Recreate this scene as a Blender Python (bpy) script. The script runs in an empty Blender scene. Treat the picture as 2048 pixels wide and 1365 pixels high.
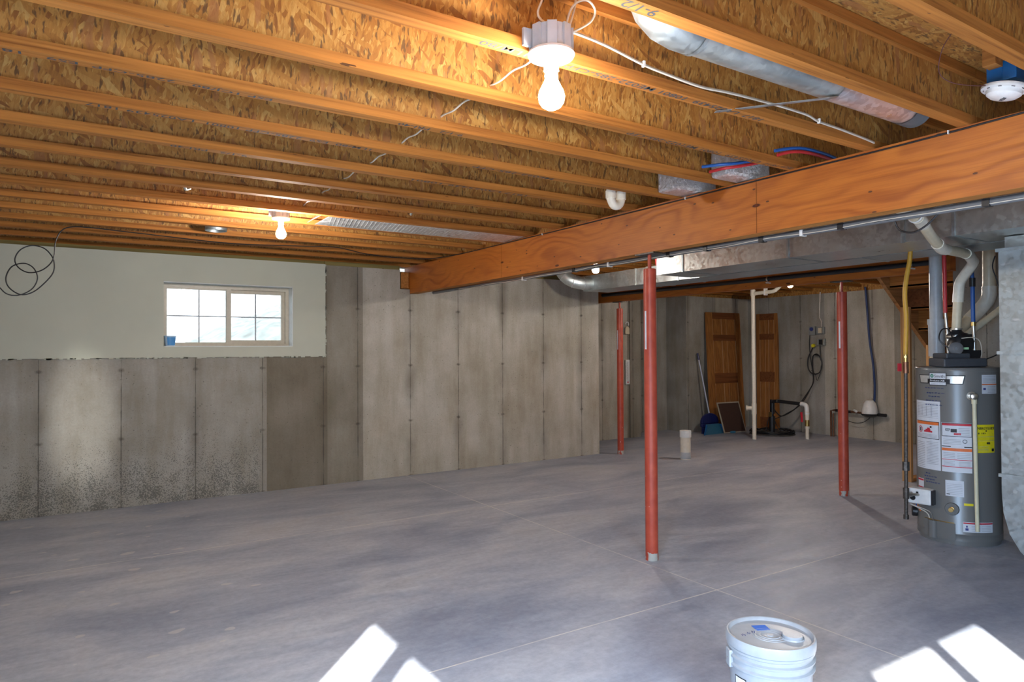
import bpy, bmesh, math, random
from mathutils import Vector, Matrix, Euler
random.seed(7)
S = bpy.context.scene
COL = S.collection

# ------------------------------------------------------------------ camera, light, exposure
yaw, pitch, roll = math.radians(32.84), math.radians(.76), math.radians(-.31)
fw = Vector((math.sin(yaw)*math.cos(pitch), math.cos(yaw)*math.cos(pitch), math.sin(pitch)))
rt = Vector((math.cos(yaw), -math.sin(yaw), 0)); up = rt.cross(fw)
r2 = rt*math.cos(roll)+up*math.sin(roll); u2 = -rt*math.sin(roll)+up*math.cos(roll)
cam = bpy.data.objects.new('camera', bpy.data.cameras.new('camera')); COL.objects.link(cam)
cam.data.sensor_width = 36; cam.data.lens = 24; cam.data.clip_start = .02; cam.data.clip_end = 300
M = Matrix((r2, u2, -fw)).transposed().to_4x4(); M.translation = (0, 0, 1.37); cam.matrix_world = M
S.camera = cam
S.view_settings.view_transform = 'Standard'; S.view_settings.look = 'None'
S.view_settings.exposure = 1.65; S.view_settings.gamma = 1; S.view_settings.use_curve_mapping = False
S.cycles.use_denoising = True
S.cycles.max_bounces = 8; S.cycles.diffuse_bounces = 5; S.cycles.glossy_bounces = 4; S.cycles.transparent_max_bounces = 12
S.cycles.sample_clamp_indirect = 4; S.cycles.caustics_reflective = False; S.cycles.caustics_refractive = False

W = bpy.data.worlds.new('sky'); S.world = W; W.use_nodes = True
bg = W.node_tree.nodes['Background']; bg.inputs[0].default_value = (.80, .90, 1, 1); bg.inputs[1].default_value = 1.5
SUN_DIR = Vector((.67, .741, -.5)).normalized()
sl = bpy.data.lights.new('sun', 'SUN'); sl.energy = 16; sl.angle = .009; sl.color = (1, .95, .86)
so = bpy.data.objects.new('sun', sl); COL.objects.link(so); so.location = (-8, -9, 8)
so.rotation_euler = SUN_DIR.to_track_quat('-Z', 'Y').to_euler()
XW_, YW_ = -1.42, -1.36
def area(name, loc, rot, sx, sy, e, col=(.84, .92, 1), spread=180):
    l = bpy.data.lights.new(name, 'AREA'); l.shape = 'RECTANGLE'; l.size = sx; l.size_y = sy; l.energy = e; l.color = col
    l.cycles.is_portal = e == 0; l.spread = math.radians(spread)
    o = bpy.data.objects.new(name, l); COL.objects.link(o); o.location = loc; o.rotation_euler = rot
    return o
# sky portals in the two glazed doors and the window (they only guide sampling of the sky)
area('portal_door_near', (.55, -1.43, 1.1), (math.pi/2, 0, 0), 1.4, 2.2, 0)
area('portal_door_left', (-1.49, -.42, 1.1), (0, -math.pi/2, 0), 2.2, 1.7, 0)
# added area lamps inside the two glazed doors, standing in for yard daylight
area('added_daylight_near_door', (.62, YW_+.25, 1.55), (math.radians(46), 0, 0), 1.1, 1.0, 26, (.80, .90, 1), 95)
area('added_daylight_left_door', (XW_+.25, -.42, 1.55), (0, -math.radians(46), 0), 1.0, 1.4, 66, (.46, .68, 1), 120)
area('portal_window', (1.28, 7.16, 1.72), (-math.pi/2, 0, 0), 1.2, .62, 0)

# added spot lamp for the window wall's bright patch, an assumed sun reflection
gl = bpy.data.lights.new('added_wall_spot', 'SPOT'); gl.energy = 420; gl.spot_size = math.radians(11); gl.spot_blend = 1; gl.shadow_soft_size = .05; gl.color = (1, .98, .9)
go = bpy.data.objects.new('added_wall_spot', gl); COL.objects.link(go); go.location = (-1.36, -.55, 1.75)
go.rotation_euler = (Vector((.08, 6.93, .78))-go.location).to_track_quat('-Z', 'Y').to_euler(); go.scale = (.45, 1, 1)

# ------------------------------------------------------------------ node helpers
def nm(name):
    m = bpy.data.materials.new(name); m.use_nodes = True
    nt = m.node_tree; b = nt.nodes['Principled BSDF']
    return m, nt, b
class N:
    def __init__(s, nt): s.nt = nt
    def n(s, t, **k):
        x = s.nt.nodes.new(t)
        for a, b in k.items(): setattr(x, a, b)
        return x
    def put(s, sock, v):
        if isinstance(v, bpy.types.NodeSocket): s.nt.links.new(v, sock)
        elif v is not None: sock.default_value = v
    def math(s, op, a, b=None, c=None, clamp=False):
        x = s.n('ShaderNodeMath', operation=op); x.use_clamp = clamp
        s.put(x.inputs[0], a); s.put(x.inputs[1], b)
        if c is not None: s.put(x.inputs[2], c)
        return x.outputs[0]
    def pos(s): return s.n('ShaderNodeNewGeometry').outputs['Position']
    def obj(s): return s.n('ShaderNodeTexCoord').outputs['Object']
    def mapv(s, v, sc=(1, 1, 1), rot=(0, 0, 0), loc=(0, 0, 0)):
        x = s.n('ShaderNodeMapping'); s.put(x.inputs['Vector'], v)
        x.inputs['Scale'].default_value = sc; x.inputs['Rotation'].default_value = rot; x.inputs['Location'].default_value = loc
        return x.outputs[0]
    def noise(s, v, sc=5, det=4, rough=.55, dist=0, col=False):
        x = s.n('ShaderNodeTexNoise'); s.put(x.inputs['Vector'], v)
        x.inputs['Scale'].default_value = sc; x.inputs['Detail'].default_value = det
        x.inputs['Roughness'].default_value = rough; x.inputs['Distortion'].default_value = dist
        return x.outputs['Color' if col else 'Fac']
    def vor(s, v, sc=5, feat='F1', out='Distance', rnd=1):
        x = s.n('ShaderNodeTexVoronoi', feature=feat); s.put(x.inputs['Vector'], v)
        x.inputs['Scale'].default_value = sc; x.inputs['Randomness'].default_value = rnd
        return x.outputs[out]
    def ramp(s, f, stops, interp='LINEAR'):
        x = s.n('ShaderNodeValToRGB'); s.put(x.inputs[0], f); cr = x.color_ramp; cr.interpolation = interp
        while len(cr.elements) < len(stops): cr.elements.new(.5)
        for e, (p, c) in zip(cr.elements, stops): e.position = p; e.color = c if len(c) == 4 else (*c, 1)
        return x.outputs[0]
    def mix(s, f, a, b, mode='MIX'):
        x = s.n('ShaderNodeMix', data_type='RGBA', blend_type=mode)
        s.put(x.inputs[0], f); s.put(x.inputs[6], a if not isinstance(a, tuple) else (*a, 1)[:4]); s.put(x.inputs[7], b if not isinstance(b, tuple) else (*b, 1)[:4])
        return x.outputs[2]
    def sep(s, v):
        x = s.n('ShaderNodeSeparateXYZ'); s.put(x.inputs[0], v); return x.outputs
    def comb(s, a, b, c):
        x = s.n('ShaderNodeCombineXYZ'); s.put(x.inputs[0], a); s.put(x.inputs[1], b); s.put(x.inputs[2], c); return x.outputs[0]
    def bump(s, h, st=.3, d=.01):
        x = s.n('ShaderNodeBump'); s.put(x.inputs['Height'], h); x.inputs['Strength'].default_value = st; x.inputs['Distance'].default_value = d
        return x.outputs[0]
def plain(name, col, rough=.5, metal=0, var=.06, vs=30, bump=0, spec=.5, emis=None, trans=0):
    m, nt, b = nm(name); q = N(nt)
    f = q.noise(q.obj(), vs, 3)
    lo = tuple(c*(1-var) for c in col); hi = tuple(min(1, c*(1+var)) for c in col)
    nt.links.new(q.ramp(f, [(.3, lo), (.7, hi)]), b.inputs['Base Color'])
    b.inputs['Roughness'].default_value = rough; b.inputs['Metallic'].default_value = metal
    b.inputs['Specular IOR Level'].default_value = spec
    if bump: nt.links.new(q.bump(f, bump), b.inputs['Normal'])
    if emis: b.inputs['Emission Color'].default_value = (*emis[0], 1); b.inputs['Emission Strength'].default_value = emis[1]
    return m
def osb(name, long_axis):
    m, nt, b = nm(name); q = N(nt); p = q.pos()
    wob = q.noise(p, 7, 2, col=True); p2 = q.mix(.035, p, wob, 'ADD')
    sc = {'z': (46, 46, 11), 'x': (12, 46, 46)}[long_axis]; ax = 1 if long_axis == 'z' else 2
    def R(a):
        r = [0, 0, 0]; r[ax] = a; return tuple(r)
    cols = [(0, (0.246, 0.084, 0.012)), (.12, (0.360, 0.142, 0.022)), (.35, (0.442, 0.193, 0.034)), (.6, (0.493, 0.234, 0.047)), (.85, (0.549, 0.283, 0.066)), (1, (0.624, 0.365, 0.104))]
    out = None
    for i, (a, k, th) in enumerate([(.12, 1.5, 0), (.55, .8, .55), (-.5, .9, .62), (.05, 1.3, .60), (-.25, 2.4, .55), (1.0, 1.0, .80)]):
        v = q.mapv(q.mapv(p2, rot=R(a), loc=(i*3.1, i*1.7, i*2.3)), sc=tuple(c*k for c in sc))
        c = q.sep(q.vor(v, 1, out='Color'))
        cc = q.ramp(c[0], cols)
        out = cc if out is None else q.mix(q.math('GREATER_THAN', c[1], th), out, cc)
    st = q.noise(q.mapv(p2, sc=tuple(c*2.6 for c in sc)), 1, 5, .65)
    out = q.mix(.55, out, q.ramp(st, [(.32, (.50, .40, .30)), (.7, (1, 1, 1))]), 'MULTIPLY')
    dk = q.noise(q.mapv(p2, sc=tuple(c*1.5 for c in sc), loc=(9, 4, 2)), 1, 2.5, .6)
    mean = q.mix(.10, out, (.38, .20, .068)); out = mean
    out = q.mix(q.ramp(dk, [(.585, (0, 0, 0)), (.65, (.9,)*3)]), out, (.12, .055, .018))
    rd = q.noise(q.mapv(p2, sc=tuple(c*.55 for c in sc), loc=(2, 7, 5)), 1, 1.5, .5)
    out = q.mix(q.ramp(rd, [(.64, (0, 0, 0)), (.67, (.7,)*3)]), out, (.33, .13, .042))
    nt.links.new(out, b.inputs['Base Color']); b.inputs['Roughness'].default_value = .6
    nt.links.new(q.bump(st, .25), b.inputs['Normal'])
    return m
def lumber(name, axis, base, dark, scale=1, ply=False):
    m, nt, b = nm(name); q = N(nt); p = q.pos()
    oi = q.n('ShaderNodeObjectInfo').outputs['Random']
    p = q.mix(1, p, q.comb(0, 0, q.math('MULTIPLY', oi, 3.7)), 'ADD')
    s = [60, 60, 60]; i = 'xyz'.index(axis); s[i] = 1.6
    g = q.noise(q.mapv(p, sc=tuple(c*scale for c in s)), 1, 5, .6)
    s2 = [14, 14, 14]; s2[i] = .7
    g2 = q.noise(q.mapv(p, sc=tuple(c*scale for c in s2)), 1, 3, .5)
    c = q.ramp(g, [(.28, dark), (.47, base), (.72, tuple(min(1, v*1.35) for v in base))])
    c = q.mix(.5, c, q.ramp(g2, [(.3, (.62, .5, .4)), (.6, (1, 1, 1))]), 'MULTIPLY')
    pocket = q.math('GREATER_THAN', q.noise(q.mapv(p, sc=tuple(c*.8 for c in (70, 70, 70)[:i]+(9,)+(70, 70, 70)[i+1:])), 1, 2), .755)
    c = q.mix(pocket, c, (.09, .035, .012))
    nt.links.new(c, b.inputs['Base Color']); b.inputs['Roughness'].default_value = .75; b.inputs['Specular IOR Level'].default_value = .25
    nt.links.new(q.bump(g, .15), b.inputs['Normal'])
    return m
def face_veneer(name, base, dark):
    # rotary-cut Douglas fir face: cathedral bands, running along Y, plus knots
    m, nt, b = nm(name); q = N(nt); p = q.pos()
    x, y, z = q.sep(p)
    warp = q.noise(q.mapv(p, sc=(1, 1.15, 3.2), loc=(0, 5.3, 0)), 1, 2.5, .45)
    ph = q.math('MULTIPLY_ADD', warp, 62, q.math('MULTIPLY', z, 60))
    w = q.math('SINE', ph); w = q.math('POWER', q.math('MULTIPLY_ADD', w, .5, .5), 2.2)
    amt = q.ramp(q.noise(q.mapv(p, sc=(1, .9, 3), loc=(3, 0, 0)), 1, 2), [(.36, (.12,)*3), (.62, (.95,)*3)])
    w = q.math('MULTIPLY', w, amt)
    fine = q.noise(q.mapv(p, sc=(1, 4, 160)), 1, 3)
    c = q.mix(q.math('MULTIPLY', w, .8), base, dark)
    big = q.noise(q.mapv(p, sc=(1, 1.2, 4)), 1.3, 2)
    c = q.mix(.6, c, q.ramp(big, [(.3, (.80, .68, .55)), (.65, (1.0, 1.0, 1.0))]), 'MULTIPLY')
    c = q.mix(.6, c, q.ramp(fine, [(.3, (.68, .6, .5)), (.65, (1, 1, 1))]), 'MULTIPLY')
    kv = q.mapv(p, sc=(0, 2.6, 7.5), loc=(0, .9, .65))
    kd = q.vor(kv, 1.0)
    ring = q.ramp(kd, [(0, (.10, .032, .01)), (.035, (.30, .12, .035)), (.055, (.08, .025, .01)), (.085, (1, 1, 1))])
    c = q.mix(1, c, ring, 'MULTIPLY')
    kd2 = q.vor(q.mapv(p, sc=(0, 7, 15), loc=(0, 3, 1)), 1.0)
    c = q.mix(q.math('LESS_THAN', kd2, .075), c, (.11, .035, .012))
    nt.links.new(c, b.inputs['Base Color']); b.inputs['Roughness'].default_value = .5
    nt.links.new(q.bump(w, .08), b.inputs['Normal'])
    return m
def concrete_wall(name, axis, origin_lo, origin_hi, switch, tone_stops, pit=0.0, spacing=.6):
    m, nt, b = nm(name); q = N(nt); p = q.pos(); xyz = q.sep(p); X = xyz[axis]; Z = xyz[2]
    tone = q.ramp(q.math('DIVIDE', q.math('ADD', X, 2), 14), tone_stops, 'CONSTANT')
    n1 = q.noise(p, 1.6, 5, .6); n2 = q.noise(q.mapv(p, sc=(2.2, 2.2, .35)), 3, 4, .6); n3 = q.noise(p, 60, 3, .7)
    c = q.mix(.9, tone, q.ramp(n1, [(.3, (.70, .67, .60)), (.68, (1.08, 1.08, 1.08))]), 'MULTIPLY')
    c = q.mix(.75, c, q.ramp(n2, [(.32, (.74, .70, .62)), (.6, (1, 1, 1))]), 'MULTIPLY')
    c = q.mix(.5, c, q.ramp(n3, [(.3, (.78, .77, .75)), (.65, (1, 1, 1))]), 'MULTIPLY')
    org = q.math('MULTIPLY_ADD', q.math('GREATER_THAN', X, switch), origin_hi-origin_lo, origin_lo)
    u = q.math('DIVIDE', q.math('SUBTRACT', X, org), spacing)
    du = q.math('MULTIPLY', q.math('ABSOLUTE', q.math('SUBTRACT', u, q.math('ROUND', u))), spacing)
    wob = q.math('MULTIPLY', q.math('SUBTRACT', q.noise(q.mapv(p, sc=(3, 3, 9)), 1, 3), .5), .010)
    du = q.math('ABSOLUTE', q.math('ADD', du, wob))
    wid = q.math('MULTIPLY_ADD', q.noise(q.mapv(p, sc=(.5, .5, 2.6), loc=(4, 0, 0)), 1, 2), .014, -.001)
    line = q.math('SUBTRACT', 1, q.math('DIVIDE', du, wid), clamp=True)
    halo = q.math('MULTIPLY', q.math('SUBTRACT', 1, q.math('DIVIDE', du, .10), clamp=True), q.ramp(q.noise(q.mapv(p, sc=(1, 1, .8)), 1.6, 3), [(.42, (0, 0, 0)), (.72, (.8,)*3)]))
    c = q.mix(halo, c, (.125, .105, .078))
    c = q.mix(q.math('MULTIPLY', line, .85), c, (.055, .048, .038))
    # form tie marks every .605 m up each seam
    v = q.math('DIVIDE', q.math('SUBTRACT', Z, .0), .604); dv = q.math('MULTIPLY', q.math('ABSOLUTE', q.math('SUBTRACT', v, q.math('ROUND', v))), .604)
    d = q.math('SQRT', q.math('ADD', q.math('POWER', q.math('MULTIPLY', du, .55), 2), q.math('POWER', dv, 2)))
    dn = q.math('ADD', d, q.math('MULTIPLY', q.math('SUBTRACT', q.noise(p, 28, 3), .5), .026))
    c = q.mix(q.math('MULTIPLY', q.math('SUBTRACT', 1, q.math('DIVIDE', dn, .019), clamp=True), .7), c, (.045, .032, .022))
    # air holes
    pv = q.vor(q.mapv(p, loc=(2, 1, 0)), 24, rnd=1)
    pm = q.math('LESS_THAN', pv, q.math('MULTIPLY', q.noise(p, 2.5, 3), .17))
    c = q.mix(q.math('MULTIPLY', pm, .65), c, (.07, .062, .05))
    if pit:
        lowz = q.ramp(Z, [(.0, (1,)*3), (.30, (.70,)*3), (.62, (.30,)*3), (1, (.12,)*3)])
        fx = q.ramp(q.math('DIVIDE', X, 2), [(.76, (1,)*3), (.79, (.12,)*3)])
        amt = q.math('MULTIPLY', lowz, fx)
        pv2 = q.math('MINIMUM', q.vor(q.mix(.02, p, q.noise(p, 40, 2, col=True), 'ADD'), 105), q.math('MULTIPLY', q.vor(q.mix(.02, p, q.noise(p, 30, 2, col=True), 'ADD'), 55), 1.25))
        thr = q.math('MULTIPLY', amt, q.math('MULTIPLY_ADD', q.noise(p, 9, 2), .9, .02))
        c = q.mix(q.math('MULTIPLY', q.math('LESS_THAN', pv2, thr), .62), c, (.045, .045, .042))
        drop = q.math('GREATER_THAN', q.noise(q.mapv(p, sc=(1, 1, .6)), 11, 2, .4), .80)
        c = q.mix(q.math('MULTIPLY', drop, lowz), c, (.55, .55, .55))
    nt.links.new(c, b.inputs['Base Color']); b.inputs['Roughness'].default_value = .75
    h = q.math('SUBTRACT', q.math('MULTIPLY', n3, .5), q.math('MULTIPLY', line, 1.5))
    nt.links.new(q.bump(h, .35, .006), b.inputs['Normal'])
    return m
def floor_mat():
    m, nt, b = nm('concrete_floor'); q = N(nt); p = q.pos(); X, Y, Z = q.sep(p)
    flow = q.mapv(p, rot=(0, 0, .25), sc=(1, 2.4, 1))
    a = q.noise(flow, .75, 5, .58, .6); d = q.noise(q.mapv(p, rot=(0, 0, -.3), sc=(2, 7, 1)), 1.4, 6, .7, .4); f = q.noise(p, 26, 5, .7)
    c = q.ramp(a, [(.30, (.27, .305, .39)), (.46, (.385, .42, .50)), (.60, (.49, .515, .57)), (.75, (.45, .46, .49))])
    c = q.mix(.65, c, q.ramp(d, [(.32, (.68, .69, .74)), (.6, (1.04, 1.03, 1.02))]), 'MULTIPLY')
    c = q.mix(.7, c, q.ramp(f, [(.3, (.74, .74, .76)), (.66, (1.04, 1.03, 1.02))]), 'MULTIPLY')
    # saw-cut control joints
    l = None
    nz = q.math('MULTIPLY', q.math('SUBTRACT', q.noise(p, 1.2, 2), .5), .012)
    for co, at in ((X, 3.087), (Y, 2.65), (Y, 5.16)):
        e = q.math('LESS_THAN', q.math('ABSOLUTE', q.math('ADD', q.math('SUBTRACT', co, at), nz)), .0038)
        l = e if l is None else q.math('MAXIMUM', l, e)
    l = q.math('MULTIPLY', l, q.ramp(q.noise(p, 4, 2), [(.3, (.35,)*3), (.55, (.95,)*3)]))
    c = q.mix(l, c, (.70, .68, .62))
    # plaster splashes near the window wall
    mask = q.math('MULTIPLY', q.math('LESS_THAN', X, 1.0), q.math('MULTIPLY', q.math('GREATER_THAN', Y, 3.4), q.math('LESS_THAN', Y, 6.7)))
    spl = q.math('GREATER_THAN', q.noise(q.mapv(p, sc=(1, 1.5, 1), loc=(1.3, .2, 0)), 6.5, 1.5, .4), .705)
    c = q.mix(q.math('MULTIPLY', q.math('MULTIPLY', spl, mask), .7), c, (.55, .54, .53))
    sp2 = q.math('LESS_THAN', q.vor(q.mapv(p, loc=(.5, 0, 0)), 2.6), .022)
    c = q.mix(q.math('MULTIPLY', sp2, .55), c, (.6, .6, .6))
    sp3 = q.math('LESS_THAN', q.vor(q.mapv(p, loc=(1.5, 3, 0), sc=(1, 2, 1)), 1.3), .014)
    c = q.mix(q.math('MULTIPLY', sp3, .7), c, (.05, .04, .035))
    nt.links.new(c, b.inputs['Base Color'])
    nt.links.new(q.ramp(d, [(.3, (.40,)*3), (.7, (.58,)*3)]), b.inputs['Roughness'])
    b.inputs['Specular IOR Level'].default_value = .45
    nt.links.new(q.bump(f, .12, .004), b.inputs['Normal'])
    return m
def galv(name, tint=(.55, .57, .58), rough=.34, spangle=1.0):
    m, nt, b = nm(name); q = N(nt); p = q.pos()
    v = q.sep(q.vor(p, 45, out='Color'))[0]; n = q.noise(p, 3.2, 4)
    n2 = q.noise(q.mapv(p, sc=(1, 1, 3)), 9, 3)
    lo = tuple(c*.80 for c in tint); hi = tuple(min(1, c*1.18) for c in tint)
    c = q.mix(.55*spangle, q.ramp(v, [(0, lo), (1, hi)]), q.ramp(n, [(.3, lo), (.7, hi)]))
    wht = q.ramp(n2, [(.62, (0, 0, 0)), (.74, (.45,)*3)])
    c = q.mix(wht, c, (.78, .80, .82))
    nt.links.new(c, b.inputs['Base Color']); b.inputs['Metallic'].default_value = .88
    nt.links.new(q.ramp(q.math('MULTIPLY_ADD', v, .4, q.math('MULTIPLY', n, .6)), [(.2, (rough*.8,)*3), (.8, (rough*1.45,)*3)]), b.inputs['Roughness'])
    nt.links.new(q.bump(n, .12, .01), b.inputs['Normal'])
    return m
def foil(name):
    m, nt, b = nm(name); q = N(nt); p = q.pos()
    n = q.noise(p, 48, 5, .8, 1.6)
    nt.links.new(q.ramp(n, [(.3, (.55, .55, .56)), (.6, (.9, .9, .92))]), b.inputs['Base Color'])
    b.inputs['Metallic'].default_value = .95; b.inputs['Roughness'].default_value = .28
    nt.links.new(q.bump(n, .9, .012), b.inputs['Normal'])
    return m
def glass_mat():
    m = bpy.data.materials.new('clear_glass'); m.use_nodes = True; nt = m.node_tree; nt.nodes.clear()
    o = nt.nodes.new('ShaderNodeOutputMaterial'); t = nt.nodes.new('ShaderNodeBsdfTransparent'); g = nt.nodes.new('ShaderNodeBsdfGlossy')
    g.inputs['Roughness'].default_value = .02; t.inputs[0].default_value = (.96, .97, .97, 1)
    x = nt.nodes.new('ShaderNodeMixShader'); x.inputs[0].default_value = .05
    nt.links.new(t.outputs[0], x.inputs[1]); nt.links.new(g.outputs[0], x.inputs[2]); nt.links.new(x.outputs[0], o.inputs[0])
    return m
def post_paint():
    m, nt, b = nm('red_primer_paint'); q = N(nt); p = q.pos(); Z = q.sep(p)[2]
    n = q.noise(p, 14, 4)
    c = q.ramp(n, [(.3, (.38, .050, .026)), (.7, (.50, .080, .040))])
    chips = q.math('LESS_THAN', q.vor(q.mapv(p, sc=(1, 1, .55)), 24), q.math('MULTIPLY', q.ramp(Z, [(0, (.20,)*3), (.6, (.10,)*3), (1, (.03,)*3)]), q.noise(p, 5, 2)))
    c = q.mix(chips, c, (.66, .50, .44))
    base = q.math('MULTIPLY', q.math('LESS_THAN', q.math('ADD', Z, q.math('MULTIPLY', n, .05)), .075), q.math('GREATER_THAN', q.noise(q.mapv(p, sc=(22, 22, 5)), 1, 3), .46))
    c = q.mix(base, c, (.42, .41, .37))
    nt.links.new(c, b.inputs['Base Color']); b.inputs['Roughness'].default_value = .42
    return m

MT = {}
MT['osb'] = osb('oriented_strand_board', 'z'); MT['osbx'] = osb('strand_board_deck', 'x')
MT['flange'] = lumber('flange_lumber', 'x', (0.389, 0.151, 0.030), (0.209, 0.070, 0.012))
MT['lum_y'] = lumber('beam_edge_laminations', 'y', (0.416, 0.177, 0.043), (0.264, 0.097, 0.020), 1.2)
MT['lum_z'] = lumber('stud_lumber', 'z', (.52, .29, .12), (.33, .16, .06), .7)
MT['lum_x'] = lumber('stair_lumber', 'x', (.42, .21, .08), (.24, .11, .04), .6)
MT['veneer'] = face_veneer('fir_veneer', (0.526, 0.163, 0.021), (0.305, 0.072, 0.008))
MT['treated'] = lumber('treated_green_lumber', 'x', (.20, .16, .055), (.10, .08, .03), .6)
G1 = (.37, .355, .325); G2 = (.225, .198, .155); G3 = (.31, .285, .24); G4 = (.52, .49, .43)
MT['wallx'] = concrete_wall('poured_concrete', 0, .37, 2.537, 2.3, [(0, G1), ((1.568+2)/14, G2), ((2.160+2)/14, G3), ((2.542+2)/14, G4), (.58, G4), (.66, G3), (.70, G1), (.80, G4)], pit=1)
MT['wally'] = concrete_wall('poured_concrete_side', 1, .25, .25, 90, [(0, G1), (.45, G3), (.52, G4), (.60, G1)])
MT['floor'] = floor_mat()
MT['galv'] = galv('galvanized_steel', (.60, .64, .62)); MT['galv2'] = galv('dull_galvanized_steel', (.46, .51, .52), .40)
MT['foil'] = foil('crinkled_foil')
MT['panfoil'] = galv('foil_faced_panel', (.80, .82, .86), .33, .2)
MT['glass'] = glass_mat()
MT['post'] = post_paint()
MT['drywall'] = plain('pale_green_drywall', (0.504, 0.517, 0.430), .85, var=.04, vs=2.2, bump=.02)
MT['reveal'] = plain('white_drywall_return', (.72, .76, .76), .7)
MT['vinyl'] = plain('beige_vinyl', (.55, .50, .40), .4)
MT['plainwall'] = plain('painted_wall', (.50, .48, .44), .8, vs=3)
MT['bulb'] = plain('lit_bulb_glass', (1, 1, 1), .4, emis=((1, .92, .82), 175))
MT['bulb3'] = plain('lit_bulb_glass_bright', (1, 1, 1), .4, emis=((1, .93, .86), 240)); MT['bulb4'] = plain('lit_bulb_glass_far', (1, 1, 1), .4, emis=((1, .92, .84), 430)); MT['bulb2'] = plain('lit_bulb_glass_window', (1, 1, 1), .4, emis=((1, .92, .84), 330))
MT['porc'] = plain('white_porcelain', (.80, .80, .80), .25)
MT['greyplastic'] = plain('grey_box_plastic', (.42, .46, .50), .5)
MT['whitepl'] = plain('white_plastic', (.78, .78, .76), .35)
MT['buck'] = plain('white_bucket_plastic', (.31, .33, .355), .32)
MT['cream'] = plain('cream_pvc', (.70, .60, .42), .35); MT['pvc'] = plain('white_pvc', (.76, .70, .58), .35); MT['greypvc'] = plain('grey_white_pvc', (.50, .52, .53), .35)
MT['cream2'] = plain('cream_cpvc', (.72, .66, .45), .4)
MT['black'] = plain('black_plastic', (.012, .012, .014), .38); MT['blackrub'] = plain('black_rubber', (.010, .010, .011), .55)
MT['dkgrey'] = plain('dark_grey_plastic', (.05, .055, .065), .45); MT['motor'] = plain('grey_motor_cap', (.09, .09, .095), .55)
MT['greyconduit'] = plain('dull_grey_tubing', (.13, .135, .14), .45)
MT['whitecable'] = plain('white_cable_sheath', (.66, .60, .50), .5)
MT['red'] = plain('red_tubing', (.48, .030, .035), .4); MT['blue'] = plain('blue_tubing', (.018, .10, .36), .4); MT['dkblue'] = plain('dark_blue_tubing', (.010, .035, .13), .45)
MT['yellow'] = plain('yellow_gas_tubing', (.62, .33, .035), .45)
MT['steel'] = plain('braided_steel', (.58, .56, .52), .3, 1); MT['brass'] = plain('brass', (.55, .38, .14), .3, 1); MT['copper'] = plain('aged_copper', (.26, .12, .07), .4, .8)
MT['iron'] = plain('black_iron_pipe', (.10, .085, .075), .45, .6, var=.4, vs=60)
MT['tank'] = plain('blue_grey_enamel', (0.164, 0.161, 0.152), .30, var=.02, vs=4)
MT['paper'] = plain('label_paper', (.66, .68, .72), .5, var=.03); MT['paperink'] = plain('faded_print', (.36, .37, .40), .6)
MT['ink'] = plain('black_ink', (.012, .012, .014), .55); MT['inkb'] = plain('navy_ink', (.03, .045, .20), .5)
MT['redink'] = plain('red_ink', (.55, .02, .04), .5); MT['orink'] = plain('orange_ink', (.75, .16, .03), .5); MT['yelpaper'] = plain('yellow_label', (.85, .70, .01), .5)
MT['stamp'] = plain('faded_ink_stamp', (.05, .055, .06), .7)
MT['green'] = plain('green_logo', (.02, .22, .13), .5); MT['silver'] = plain('silver_band', (.62, .62, .60), .3, .6)
MT['tape'] = plain('blue_tape', (.02, .13, .55), .55); MT['bluebox'] = plain('blue_box_plastic', (.01, .13, .36), .45)
MT['navypl'] = plain('navy_plastic', (.012, .018, .10), .3); MT['tealpl'] = plain('teal_plastic', (.03, .13, .22), .45)
MT['broomst'] = plain('pale_blue_metal', (.42, .46, .56), .35)
MT['doorwood'] = lumber('stained_door_wood', 'z', (.30, .125, .032), (.19, .07, .018), .7); MT['doordark'] = lumber('dark_door_wood', 'x', (.17, .060, .018), (.10, .035, .01), .7)
MT['doorlight'] = plain('worn_bevel_edge', (.45, .24, .11), .5)
MT['screen'] = plain('dark_screen_mesh', (.05, .022, .014), .8); MT['screenfr'] = plain('beige_frame', (.42, .36, .27), .5)
MT['redpost'] = MT['post']; MT['greybox'] = plain('grey_steel_box', (.28, .29, .28), .45, .3); MT['dialblue'] = plain('blue_dial', (.04, .06, .22), .4)
MT['yelplug'] = plain('yellow_plug', (.70, .62, .02), .5); MT['lid'] = plain('sump_lid_grime', (.045, .042, .040), .7, var=.5, vs=14, bump=.5)
MT['grass'] = plain('pale_dry_scrub', (.048, .062, .066), .95, var=.55, vs=1.6); MT['bark'] = plain('bare_bark', (.25, .22, .2), .9)
MT['cupw'] = plain('translucent_cup', (.45, .60, .78), .35); MT['cupb'] = plain('blue_cup_print', (.08, .30, .65), .4)
MT['redbrown'] = plain('dark_red_wire', (.12, .035, .03), .5)
MT['grille'] = plain('vent_slot_dark', (.06, .06, .07), .6)

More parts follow.
